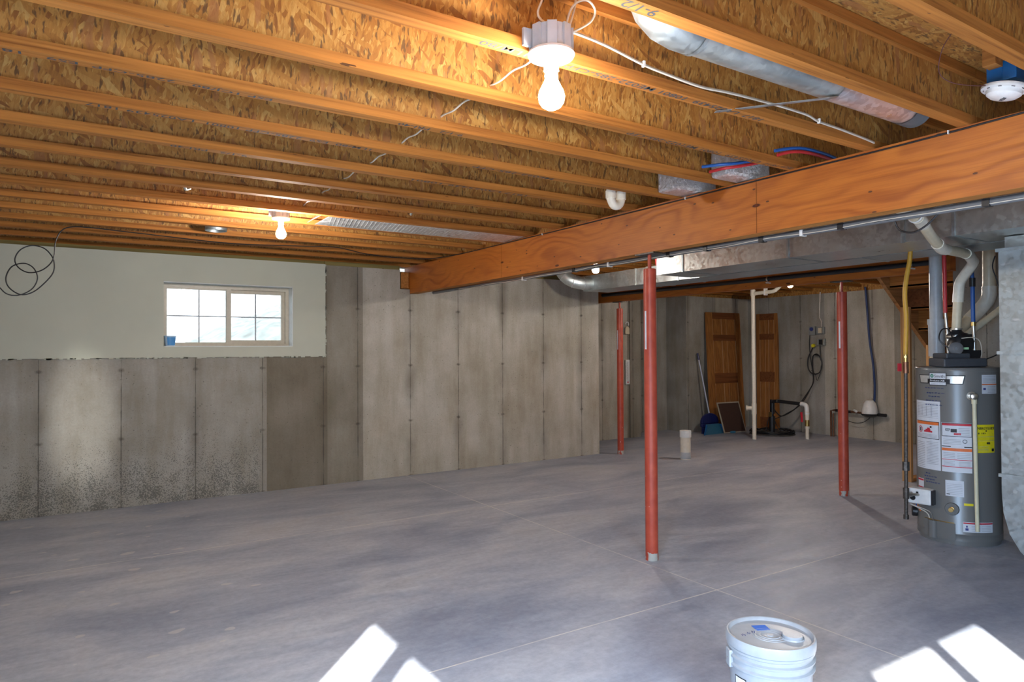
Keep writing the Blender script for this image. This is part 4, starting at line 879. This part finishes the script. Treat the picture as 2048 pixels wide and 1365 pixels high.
MB().tube(fillet([lerp(vp[6], vp[7], .70), vp[7], lerp(vp[7], vp[8], .10)], .05, 6), .0345, 20).build('elbow', 'pvc', V)
MB().tube([Vector((3.80, 1.893, 2.08))+Vector((0, math.cos(a)*.036, math.sin(a)*.036)) for a in [math.pi+i*math.pi/8 for i in range(9)]]+[(3.80, 1.929, 2.16)], .005, 8).build('hanger_hook', 'whitepl', V)

# drain stacks behind the heater
t = thing('drain_stack', (5.85, 2.77, 0), 'thick grey-white vertical drain pipe behind the water heater', 'pipe')
sc = 5.5/5.8
def sp(p): return (p[0]*sc, p[1]*sc, 1.37+(p[2]-1.37)*sc)
A0 = sp((6.172, 2.915, 0)); x_, y_ = A0[0], A0[1]
MB().tube([(x_, y_, 0), (x_, y_, 2.285)], .047, 28).build('pipe', 'greypvc', t)
MB().tube([(x_, y_, 1.30), (x_, y_, 1.595)], .058, 28).tube([(x_, y_, 1.555), (x_, y_, 1.60)], .0635, 28).build('coupling', 'greypvc', t)
MB().tube([(x_, y_, .0), (x_, y_, 1.30)], .0485, 28).build('lower_pipe', 'cream', t)
t = thing('drain_branch', sp((6.49, 2.64, 1.8)), 'cream drain pipe dropping then angling left behind the heater', 'pipe')
bp = [sp((6.49, 2.64, 2.37)), sp((6.493, 2.647, 1.78)), sp((6.455, 2.71, 1.68)), sp((6.21, 2.895, 1.38))]
MB().tube(fillet(bp[:3]+[lerp(bp[2], bp[3], .86)], .08, 6), .0455, 24).build('pipe', 'cream', t)
MB().tube(fillet([lerp(bp[0], bp[1], .82), bp[1], bp[2], lerp(bp[2], bp[3], .25)], .07, 6), .052, 24).build('elbow', 'pvc', t)
MB().tube([lerp(bp[2], bp[3], .66), lerp(bp[2], bp[3], .84)], .052, 24).build('coupling', 'pvc', t)
t = thing('condensate_pipe', (6.0, 2.42, 1.65), 'thinner cream pipe slanting down left of the air return', 'pipe')
MB().tube([(6.05, 2.30, 1.74), (5.98, 2.37, 1.655), (5.70, 2.52, 1.43)], .025, 18).build('pipe', 'cream', t)
MB().tube([(6.05, 2.30, 1.74), (6.06, 2.30, 2.0)], .014, 12).build('riser', 'pvc', t)

# water and gas lines of the heater
t = thing('hot_water_line', (5.47, 2.52, 1.24), 'red hot water tube and steel connector going up from the heater', 'water line')
MB().tube([(5.475, 2.525, 2.29), (5.475, 2.525, 2.10), (5.483, 2.526, 1.63)], .0145, 14).build('red_tube', 'red', t)
MB().tube([(5.483, 2.526, 1.635), (5.485, 2.515, 1.50), (5.47, 2.50, 1.236)], .011, 12).build('flex_connector', 'steel', t)
t = thing('cold_water_line', (5.60, 2.39, 1.24), 'blue cold water tube with a brass joint going up from the heater', 'water line')
MB().tube([(5.577, 2.399, 2.29), (5.59, 2.393, 2.02), (5.599, 2.390, 1.853), (5.603, 2.390, 1.557)], .0145, 14).build('blue_tube', 'blue', t)
MB().tube([(5.599, 2.390, 1.82), (5.600, 2.390, 1.885)], .020, 14).build('black_coupling', 'black', t)
MB().tube([(5.603, 2.390, 1.53), (5.603, 2.390, 1.56)], .018, 10).build('brass_joint', 'brass', t)
MB().tube([(5.603, 2.390, 1.54), (5.607, 2.385, 1.40), (5.60, 2.380, 1.238)], .012, 12).tube([(5.606, 2.384, 1.30), (5.606, 2.384, 1.34)], .018, 10).build('flex_connector', 'steel', t)
t = thing('gas_line', (4.985, 2.56, .16), 'yellow gas tube joining a black iron pipe left of the heater', 'gas line')
MB().tube([(4.995, 2.524, 2.29), (4.995, 2.524, 2.12), (5.0, 2.533, 1.996), (4.984, 2.548, 1.872), (4.973, 2.556, 1.748), (4.982, 2.553, 1.57), (4.981, 2.558, 1.42), (4.979, 2.560, 1.322)], .0155, 14, smooth=5).build('yellow_tube', 'yellow', t)
MB().tube([(4.979, 2.56, 1.325), (4.979, 2.56, 1.27)], .0145, 10).tube([(4.979, 2.56, 1.30), (4.979, 2.56, 1.312)], .018, 8).build('brass_fitting', 'brass', t)
MB().tube([(4.979, 2.56, 1.27), (4.979, 2.56, 1.19)], .019, 10).build('shutoff_valve', 'copper', t)
MB().obox((4.945, 2.585, 1.232), (1, -.6, 0), (.6, 1, 0), (0, 0, 1), .012, .006, .028).build('valve_handle', 'redink', t)
MB().tube([(4.979, 2.56, 1.19), (4.983, 2.572, .165)], .0125, 12).build('iron_pipe', 'iron', t)
MB().tube([(4.981, 2.568, .50), (4.981, 2.568, .56)], .024, 8).build('union', 'iron', t)
MB().tube([(4.982, 2.57, .30), (4.982, 2.57, .375)], .020, 10).build('tee', 'iron', t)
MB().tube([(4.983, 2.572, .155), (4.983, 2.572, .185)], .018, 10).build('end_cap', 'iron', t)
MB().tube([(4.982, 2.57, .33), (5.10, 2.515, .322)], .011, 12).tube([(4.995, 2.565, .33), (5.02, 2.552, .33)], .018, 10).build('branch_pipe', 'steel', t)

# ------------------------------------------------------------------ stairs and studs
t = thing('staircase', (7.9, 3.35, 0), 'unfinished wooden staircase seen from below behind the heater pipes', 'stairs')
def sz(x): return 2.087-.757*(x-6.84)
for i, y in enumerate((3.76, 2.935)):
    MB().prism([(6.10, y, 2.289), (6.57, y, 2.289), (9.58, y, .012), (9.98, y, .012), (9.98, y, .10), (7.15, y, 2.289)], (0, .038, 0)).build('stringer', 'lum_x', t)
for i in range(10):
    x = 7.02+i*.28; z = 2.19-i*.212
    if z < .1: break
    MB().box(x-.28, 2.975, z, x+.02, 3.758, z+.025).build('tread', 'lum_y', t)
    MB().box(x+.0, 2.975, z-.205, x+.018, 3.758, z-.001).build('riser', 'doordark' if i % 2 else 'lum_y', t)
def stud(x, y, top, lb, bz=0): 
    tag(MB().box(x-.019, y-.045, bz, x+.019, y+.045, top).build('wood_stud', 'lum_z', loc=(x, y, bz)), lb, 'stud', 'studs propping the stairs')
stud(7.21, 3.70, 1.79, 'upright wood stud under the stairs, right behind the yellow gas line')
stud(7.72, 3.70, 1.40, 'shorter wood stud under the stairs, farther right behind the heater')
tag(MB().box(7.232, 3.66, 0, 7.70, 3.74, .038).build('bottom_plate', 'lum_x', loc=(7.46, 3.7, 0)), 'flat wood plate on the floor between the two stair studs', 'wood plate')
tag(MB().box(7.232, 3.50, .0385, 7.262, 3.62, .16).build('wood_offcut', 'lum_x', loc=(7.24, 3.56, .04)), 'short wood offcut standing on the floor by the stair stud', 'wood block') if False else None

# ------------------------------------------------------------------ black drain pipe on the second beam
t = thing('black_drain_pipe', (5.96, 5, 2.08), 'long black pipe strapped along the farther beam', 'pipe')
MB().tube([(5.962, 2.74, 2.074), (5.962, 7.0, 2.092)], .022, 16).build('pipe', 'black', t)
for y in (3.0, 4.42): 
    MB().lathe([(.023, -.008), (.0275, -.008), (.0275, .008), (.023, .008)], (5.962, y, 2.08), (0, 1, 0), 20).build('pipe_hanger', 'steel', t)
    MB().box(5.930, y-.006, 2.035, 5.999, y+.006, 2.045).build('hanger_foot', 'whitepl', t)

# ------------------------------------------------------------------ white vent pipe with cleanout, far corner
t = thing('white_vent_pipe', (8.68, 6.70, 0), 'white vertical plastic pipe with a round cleanout in the far corner', 'pipe')
MB().tube([(8.68, 6.705, 0), (8.68, 6.705, 2.297)], .030, 22).build('pipe', 'pvc', t)
MB().tube([(8.68, 6.705, .38), (8.68, 6.705, .54)], .037, 22).tube([(8.68, 6.705, .47), (8.64, 6.79, .47)], .030, 18).tube([(8.64, 6.79, .47), (8.632, 6.805, .47)], .042, 18).build('cleanout', 'pvc', t)
MB().tube([(8.68, 6.705, 2.17), (8.68, 6.705, 2.26)], .037, 22).build('tee', 'pvc', t)
MB().tube(fillet([(8.68, 6.705, 2.205), (8.68, 6.32, 2.215), (8.68, 6.22, 2.296)], .05, 5), .028, 18).build('branch', 'pvc', t)
MB().box(8.645, 6.47, 2.165, 8.715, 6.49, 2.298).build('strap', 'whitepl', t)
# floor stub
t = thing('pipe_stub', (6.42, 5.98, 0), 'short capped white pipe stub standing alone on the floor', 'pipe stub')
MB().tube([(6.42, 5.98, 0), (6.42, 5.98, .30)], .062, 30).build('pipe', 'pvc', t)
MB().tube([(6.42, 5.98, .275), (6.42, 5.98, .357)], .070, 30).build('cap', 'whitepl', t)
MB().lathe([(.0622, .01), (.0640, .012), (.0640, .065), (.0622, .09)], (6.42, 5.98, 0), seg=30).build('cement_smear', 'greypvc', t)

# ------------------------------------------------------------------ doors leaning in the corner
def panel_door(origin, ux, uz, w_, h_, label, panels=True, flip=False):
    # origin: lower left corner of the front face; ux along the width, uz up; thickness away from the viewer
    O = Vector(origin); ux = Vector(ux).normalized(); uz = Vector(uz).normalized(); un = uz.cross(ux).normalized()
    if un.dot(Vector((-.54, -.84, 0))) < 0: un = -un
    t = thing('panel_door', tuple(O), label, 'door', 'panel doors leaning in the corner')
    def bx(mb, a0, a1, b0, b1, d0, d1, mi=0):
        c = O+ux*(a0+a1)/2+uz*(b0+b1)/2-un*(d0+d1)/2; mb.obox(c, ux, uz, un, abs(a1-a0)/2, abs(b1-b0)/2, abs(d1-d0)/2, mi)
    s = .13*w_/.8; m2 = w_/2; rails = [(0, .20), (.80, .97), (1.52, 1.62), (h_-.11, h_)]
    mb = MB(); bx(mb, 0, s, 0, h_, 0, .035); bx(mb, w_-s, w_, 0, h_, 0, .035); mb.build('stile', 'doorwood', t)
    mb = MB(); 
    for a, b in rails: bx(mb, s, w_-s, a, b, .0005, .0345)
    mb.build('rail', 'doordark', t)
    mb = MB()
    for (a, b), (c_, d_) in zip(rails, rails[1:]): bx(mb, m2-s*.42, m2+s*.42, b, c_, .001, .034)
    mb.build('mullion', 'doorwood', t)
    mb = MB(); ed = MB()
    for (a, b), (c_, d_) in zip(rails, rails[1:]):
        for x0, x1 in ((s, m2-s*.42), (m2+s*.42, w_-s)):
            bx(mb, x0, x1, b, c_, .014, .026); bx(mb, x0+.03, x1-.03, b+.03, c_-.03, .006, .014)
            for xx in (x0, x1-.006): bx(ed, xx, xx+.006, b, c_, -.0008, .012)
    mb.build('panel', 'doorwood', t); ed.build('bevel_edge', 'doorlight', t)
    return t
panel_door((8.74, 7.57, .006), (1, .02, 0), (.080, .118, 1), .86, 2.0, 'wide brown panel door leaning against the back wall behind the broom')
panel_door((9.86, 7.56, .012), (.10, -1, 0), (.08, .06, 1), .40, 1.97, 'narrow brown panel door leaning right of the white vent pipe')
# screen frame
t = thing('window_screen', (9.1, 7.3, 0), 'framed dark window screen leaning on the wide door', 'screen')
O = Vector((8.84, 7.40, .006)); ux = Vector((.50, -.03, 0)); uz = Vector((-.115, .055, .50)); un = Vector((-.1, -1, .1)).normalized()
def q4(a, b): return O+ux*a+uz*b
fr = MB()
for (a0, b0, a1, b1) in ((0, 0, 1, .04), (0, .96, 1, 1), (0, 0, .045, 1), (.955, 0, 1, 1)):
    P = [q4(a0, b0), q4(a1, b0), q4(a1, b1), q4(a0, b1)]; fr.prism(P, -un*.012)
fr.build('frame', 'screenfr', t)
MB().prism([q4(.03, .03), q4(.97, .03), q4(.97, .97), q4(.03, .97)], -un*.004).build('mesh_panel', 'screen', t)
# broom and dustpan
t = thing('broom', (8.72, 7.55, .03), 'blue broom with a pale handle leaning against the back wall', 'broom')
MB().tube([(8.73, 7.58, .17), (8.70, 7.80, 1.20)], .012, 12).build('handle', 'broomst', t)
MB().tube([(8.70, 7.798, 1.19), (8.697, 7.82, 1.30)], .015, 12).build('grip', 'navypl', t)
hd = MB(); prf = []
for i in range(13):
    a = math.pi*i/12; prf.append((8.70-.20*math.cos(a), 7.56, .165+.165*math.sin(a)**.8))
hd.prism(prf, (0, .05, 0)); hd.build('broom_head', 'navypl', t, bevel=.012)
MB().box(8.50, 7.562, .115, 8.90, 7.608, .164).build('bristle_block', 'navypl', t, bevel=.01)
MB().box(8.53, 7.567, .004, 8.87, 7.603, .114).build('bristles', 'navypl', t)
t = thing('dustpan', (8.62, 7.40, 0), 'teal dustpan standing on the floor in front of the broom', 'dustpan')
MB().prism([(8.47, 7.47, .0), (8.92, 7.47, .0), (8.83, 7.50, .16), (8.53, 7.50, .16)], (0, .015, 0)).build('pan', 'tealpl', t)
MB().prism([(8.41, 7.44, .0), (8.475, 7.465, .0), (8.53, 7.50, .16), (8.51, 7.46, .15)], (0, .01, 0)).prism([(8.92, 7.465, 0), (9.02, 7.42, 0), (8.86, 7.46, .15), (8.83, 7.50, .16)], (0, .01, 0)).build('side_wall', 'bluebox', t)
MB().tube([(8.97, 7.41, .02), (9.06, 7.37, .02)], .018, 10).build('handle', 'tealpl', t)

# ------------------------------------------------------------------ sump
t = thing('sump_pit_cover', (9.40, 7.06, 0), 'round grimy black sump cover on the floor in the corner', 'sump cover')
MB().lathe([(0, .040), (.24, .040), (.30, .03), (.34, .018), (.35, 0), (0, 0)], (9.45, 6.96, 0), seg=40).build('lid', 'lid', t)
ck = MB(); random.seed(4)
for k in range(7):
    r_ = .30+.045*random.random(); a0 = random.uniform(0, 6.28); z = .035+.008*k/2
    ck.tube([(9.45+math.cos(a0+i*.22)*r_*(1+.04*math.sin(i+k)), 6.96+math.sin(a0+i*.22)*r_, z+.012*math.sin(i*1.7+k)) for i in range(22)], .007, 6, smooth=2)
ck.build('coiled_hose', 'blackrub', t)
px_, py_ = 9.33, 6.87
t = thing('sump_pump_pipe', (px_, py_, .045), 'black sump pump discharge pipe running to a white valve pipe', 'pipe')
MB().tube(fillet([(px_, py_, .04), (px_, py_, .53), (9.33, 6.78, .545), (9.36, 6.405, .525)], .04, 5), .026, 16).build('discharge_pipe', 'black', t)
MB().tube([(px_+.01, py_, .34), (px_+.01, py_, .56)], .036, 16).tube([(px_, py_, .05), (px_, py_, .30)], .045, 16).build('pump_body', 'black', t)
MB().lathe([(.027, -.012), (.031, -.012), (.031, .012), (.027, .012)], (9.33, 6.76, .545), (0, 1, 0), 18).build('clamp', 'steel', t)
for i in range(4): MB().tube([(px_-.05+i*.035, py_+.02, .30), (px_-.07+i*.05, py_+.04-i*.02, .16), (px_-.09+i*.06, py_+.05-i*.05, .05)], .006, 8, smooth=4).build('pump_cord', 'blackrub', t)
MB().obox((px_-.045, py_, .33), (1, 0, 0), (0, 1, 0), (0, 0, 1), .012, .02, .04).build('brass_tag', 'brass', t)
t = thing('check_valve_pipe', (9.33, 6.26, 0), 'white floor pipe with a red valve handle beside the sump', 'pipe')
MB().tube(fillet([(9.36, 6.37, .525), (9.34, 6.27, .515), (9.33, 6.255, .37)], .05, 6), .033, 18).build('elbow', 'whitepl', t)
MB().tube([(9.33, 6.255, .22), (9.33, 6.255, .42)], .030, 18).build('upper_pipe', 'pvc', t)
MB().tube([(9.33, 6.255, .195), (9.33, 6.255, .29)], .034, 12).build('valve_body', 'brass', t)
MB().obox((9.29, 6.32, .33), (.3, .6, 0), (-.6, .3, 0), (.06, .1, 1), .006, .015, .075).build('valve_handle', 'redink', t)
MB().tube([(9.33, 6.255, .0), (9.33, 6.255, .20)], .026, 18).tube([(9.33, 6.255, .16), (9.33, 6.255, .20)], .033, 18).build('lower_pipe', 'pvc', t)

# electrical boxes on the right wall
XR = 10.06
t = thing('alarm_box', (XR-.03, 6.60, 1.62), 'grey box with a blue dial on the right wall', 'control box')
MB().box(XR-.06, 6.555, 1.585, XR-.001, 6.665, 1.725).build('case', 'greybox', t, bevel=.006)
MB().lathe([(0, 0), (.030, 0), (.032, .008)], (XR-.068, 6.61, 1.68), (1, 0, 0), 18).build('dial', 'dialblue', t)
for i, (y, z, lb) in enumerate(((6.47, 1.655, 'upper steel outlet box on the right wall under the conduit'), (6.46, 1.47, 'lower steel outlet box on the right wall above the hanging cords'))):
    t = thing('outlet_box', (XR-.03, y, z-.05), lb, 'outlet box', 'outlet boxes on the right wall')
    MB().box(XR-.05, y-.065, z-.055, XR-.001, y+.065, z+.055).build('box_body', 'greybox', t, bevel=.005)
    MB().box(XR-.054, y-.03, z-.04, XR-.0505, y+.03, z+.04).build('receptacle', 'cream' if i == 0 else 'black', t)
    MB().obox((XR-.06, y-.05, z), (1, 0, 0), (0, 1, 0), (0, 0, 1), .012, .005, .05).build('cover_flap', 'steel', t)
tag(MB().tube([(XR-.02, 6.475, 2.27), (XR-.02, 6.49, 2.0), (XR-.02, 6.49, 1.86), (XR-.02, 6.46, 1.80), (XR-.02, 6.46, 1.71)], .008, 8).build('conduit', 'steel', loc=(XR-.02, 6.48, 1.71)), 'thin metal conduit dropping from the joists to the outlet boxes', 'conduit')
t = thing('pump_cords', (9.95, 6.55, .4), 'looped black power cords hanging from the outlet boxes to the sump', 'cords')
x = 9.97
MB().tube([(x, 6.55, 1.42), (x, 6.60, 1.33), (x, 6.66, 1.20), (x, 6.655, 1.05), (x, 6.58, .965), (x, 6.47, .98), (x, 6.42, 1.08), (x, 6.43, 1.20), (x, 6.50, 1.28), (x, 6.57, 1.24), (x, 6.58, 1.10), (x, 6.565, .95), (x-.03, 6.56, .80), (x-.15, 6.62, .60), (9.7, 6.70, .42), (9.5, 6.80, .30), (9.42, 6.86, .36), (9.35, 6.87, .46)], .009, 8, smooth=6).build('cord', 'blackrub', t)
MB().tube([(x, 6.62, 1.58), (x, 6.63, 1.40), (x, 6.61, 1.20), (x, 6.57, .90), (x-.05, 6.58, .74), (x-.2, 6.66, .48), (9.6, 6.80, .33), (9.4, 6.87, .25)], .007, 8, smooth=6).build('cord', 'blackrub', t)
MB().tube([(x+.02, 6.46, 1.42), (x, 6.44, 1.25), (x, 6.43, 1.18), (x, 6.46, 1.25), (x, 6.54, 1.27)], .009, 8, smooth=6).build('cord', 'blackrub', t)
MB().tube([(x, 6.60, 1.02), (x, 6.53, .95), (x, 6.50, .86), (x, 6.45, .97), (x, 6.43, 1.1)], .004, 8, smooth=6).build('thin_cord', 'blackrub', t)
MB().lathe([(0, -.02), (.026, -.02), (.028, .0), (.026, .02), (0, .02)], (x-.01, 6.555, 1.415), (1, 0, .2), 14).build('yellow_plug', 'yelplug', t)
# water meter
t = thing('water_meter', (9.95, 5.55, .35), 'white domed water meter on copper pipes along the right wall', 'water meter')
MB().lathe([(0, .20), (.05, .195), (.085, .15), (.105, .06), (.11, 0), (0, 0)], (9.93, 5.63, .40), seg=26).build('dome', 'whitepl', t)
MB().lathe([(.0, -.055), (.07, -.05), (.12, -.02), (.125, .0)], (9.93, 5.63, .40), seg=26).build('body', 'black', t)
MB().tube([(9.95, 6.26, 0), (9.95, 6.26, .40), (9.95, 6.20, .41), (9.95, 5.42, .39)], .015, 10).tube([(9.95, 6.22, 0), (9.95, 6.22, .36)], .011, 10).build('copper_pipe', 'copper', t)
MB().tube([(9.95, 6.18, .408), (9.95, 5.93, .402)], .021, 10).tube([(9.95, 5.52, .39), (9.95, 5.40, .388)], .024, 10).build('fittings', 'black', t)
MB().tube([(9.95, 5.88, .43), (9.90, 5.82, .42)], .018, 10).build('white_elbow', 'whitepl', t)
MB().tube([(9.94, 5.60, .40), (9.95, 5.66, .32), (9.95, 5.76, .255), (9.95, 5.88, .24), (9.95, 6.02, .28), (9.95, 6.10, .34)], .005, 8, smooth=5).build('ground_wire', 'blackrub', t)
t = thing('blue_water_main', (9.97, 5.62, .45), 'long blue water tube curving down the right wall to the meter', 'water tube')
MB().tube([(9.97, 5.70, 2.285), (9.97, 5.675, 1.942), (9.97, 5.645, 1.494), (9.97, 5.595, 1.124), (9.97, 5.575, .80), (9.97, 5.585, .56), (9.97, 5.60, .50)], .015, 12, smooth=5).build('tube', 'dkblue', t)
MB().tube([(9.97, 5.60, .53), (9.97, 5.607, .44)], .019, 10).build('valve', 'brass', t)
rt_ = MB().tube([(7.60, 5.02, 2.293), (7.95, 4.92, 2.22)], .014, 10).build('red_tube', 'red', loc=(7.8, 5, 2.25)); tag(rt_, 'short red tube angling down right of the farthest bulb', 'water tube')

# hanging thermometer and hook scale on the far wall
t = thing('hanging_scale', (7.215, 7.89, 1.60), 'white plastic tag on a hook on the far wall, above the thermometer', 'hanging tag')
MB().tube([Vector((7.207, 7.885, 1.76))+Vector((math.cos(a)*.030, 0, math.sin(a)*.035)) for a in [-.9+i*.45 for i in range(10)]], .006, 8).build('hook', 'whitepl', t)
MB().prism([(7.172, 7.88, 1.605), (7.252, 7.88, 1.605), (7.252, 7.88, 1.69), (7.235, 7.88, 1.725), (7.19, 7.88, 1.725), (7.172, 7.88, 1.69)], (0, .02, 0)).build('tag_body', 'cream', t, bevel=.006)
t = thing('wall_thermometer', (7.215, 7.89, .83), 'long white scale strip thermometer on the far wall beside the post', 'thermometer')
MB().box(7.178, 7.890, .83, 7.258, 7.904, 1.21).build('plate', 'whitepl', t, bevel=.004)
g = MB()
for i in range(22): g.box(7.19, 7.8885, .90+i*.013, 7.21 if i % 2 else 7.20, 7.8898, .9025+i*.013)
g.box(7.216, 7.8885, .87, 7.222, 7.8898, 1.18); g.build('scale_marks', 'ink', t); MB().box(7.207, 7.8885, .85, 7.231, 7.8898, .875).build('red_bulb', 'redink', t)

# ------------------------------------------------------------------ bucket in the foreground
bx_, by_ = 2.075, 1.545
B = thing('plastic_bucket', (bx_, by_, 0), 'white plastic bucket with lid and blue tape in the foreground', 'bucket')
def bl_(prof): return MB().lathe(prof, (bx_, by_, 0), seg=72)
bl_([(0, 0), (.126, 0), (.130, .004), (.1375, .262), (.1465, .266), (.1475, .272), (.139, .276), (.1395, .292), (.1475, .296), (.1485, .302), (.1400, .306), (.1405, .318), (.1465, .322), (.147, .330), (.141, .334), (.141, .350)]).build('pail_body', 'buck', B)
lid_ = bl_([(.1465, .332), (.1495, .334), (.1505, .345), (.1500, .362), (.1475, .3685), (.1430, .3690), (.1385, .3660), (.1355, .3590), (.1340, .3575), (.060, .3575), (.058, .3595), (.055, .3575), (.047, .3575), (.045, .3595), (.042, .3575), (.033, .3575), (.031, .3595), (.028, .3575), (.012, .3575), (.010, .360), (0, .360)]).build('lid', 'buck', B)
sx2 = Vector((.84, -.54, 0)); sf2 = Vector((-.54, -.84, 0))
c0 = Vector((bx_, by_, .3575))+sx2*.070+sf2*.022
MB().lathe([(.040, 0), (.038, .004), (.035, .001), (.034, .001), (.034, .011), (.0325, .0125), (0, .0125)], c0, seg=36).build('pour_cap', 'buck', lid_)
tp = MB(); c0 = Vector((bx_, by_, .3585))+sx2*-.012+sf2*-.062
tp.prism([c0+sx2*-.026+sf2*-.020, c0+sx2*.026+sf2*-.026, c0+sx2*.030+sf2*.016, c0+sx2*-.012+sf2*.024, c0+sx2*-.020+sf2*.020], (0, 0, .0006)); tp.build('blue_tape', 'tape', lid_)
wr = MB(); random.seed(5)
for k in range(3):
    o0 = Vector((bx_, by_, .3585))+sx2*(-.10+.022*k)+sf2*(-.005-.012*k)
    wr.tube([o0+sx2*(.003*i)+sf2*(.010*math.sin(i*2+k)) for i in range(6)], .0006, 5)
wr.build('pen_marks', 'inkb', lid_)
ear = MB(); ae = math.radians(148); 
e0 = Vector((bx_+math.cos(ae)*.144, by_+math.sin(ae)*.144, .285)); ea = Vector((math.cos(ae), math.sin(ae), 0)); et = Vector((-math.sin(ae), math.cos(ae), 0))
ear.obox(e0, et, ea, (0, 0, 1), .020, .008, .030); ear.build('handle_ear', 'buck', B, bevel=.004)
hb = []
for i in range(15):
    a = math.pi*i/14; q_ = et*(-1); hb.append(Vector((bx_, by_, .285))+ea*(.153*math.cos(a))+Vector((0, 0, -1))*(.14*math.sin(a))*.8+et*(-.16*math.sin(a))*.65)
MB().tube(hb, .0016, 6).build('wire_handle', 'steel', B)
fl = MB()
def bpt(th, z, r=.1385): a = math.radians(th); return (bx_+math.cos(a)*r, by_+math.sin(a)*r, z)
def bpatch(t0, t1, z0, z1, r, mi):
    n = max(2, int(abs(t1-t0)/4)); v = [bpt(t0+(t1-t0)*k/n, z, r-(.262-z)*.0286) for z in (z0, z1) for k in range(n+1)]
    fl.add(v, [(k, k+1, n+2+k, n+1+k) for k in range(n)], mi, True)
bpatch(188, 268, .05, .238, .1382, 1); bpatch(190, 266, .056, .232, .1386, 0); bpatch(160, 182, .05, .238, .1382, 2); bpatch(161.5, 180.5, .054, .234, .1386, 0)
add_text(fl, 'NET 5 GAL', lambda u, v: bpt(163+math.degrees(u/.138), .20+v, .1375), width=.040, height=.012, mi=2, bold=.02)
bpatch(163, 179, .185, .190, .1389, 2); bpatch(192, 264, .15, .225, .1389, 1)
fl.build('front_label', ['paper', 'inkb', 'ink'], B, fix=False)
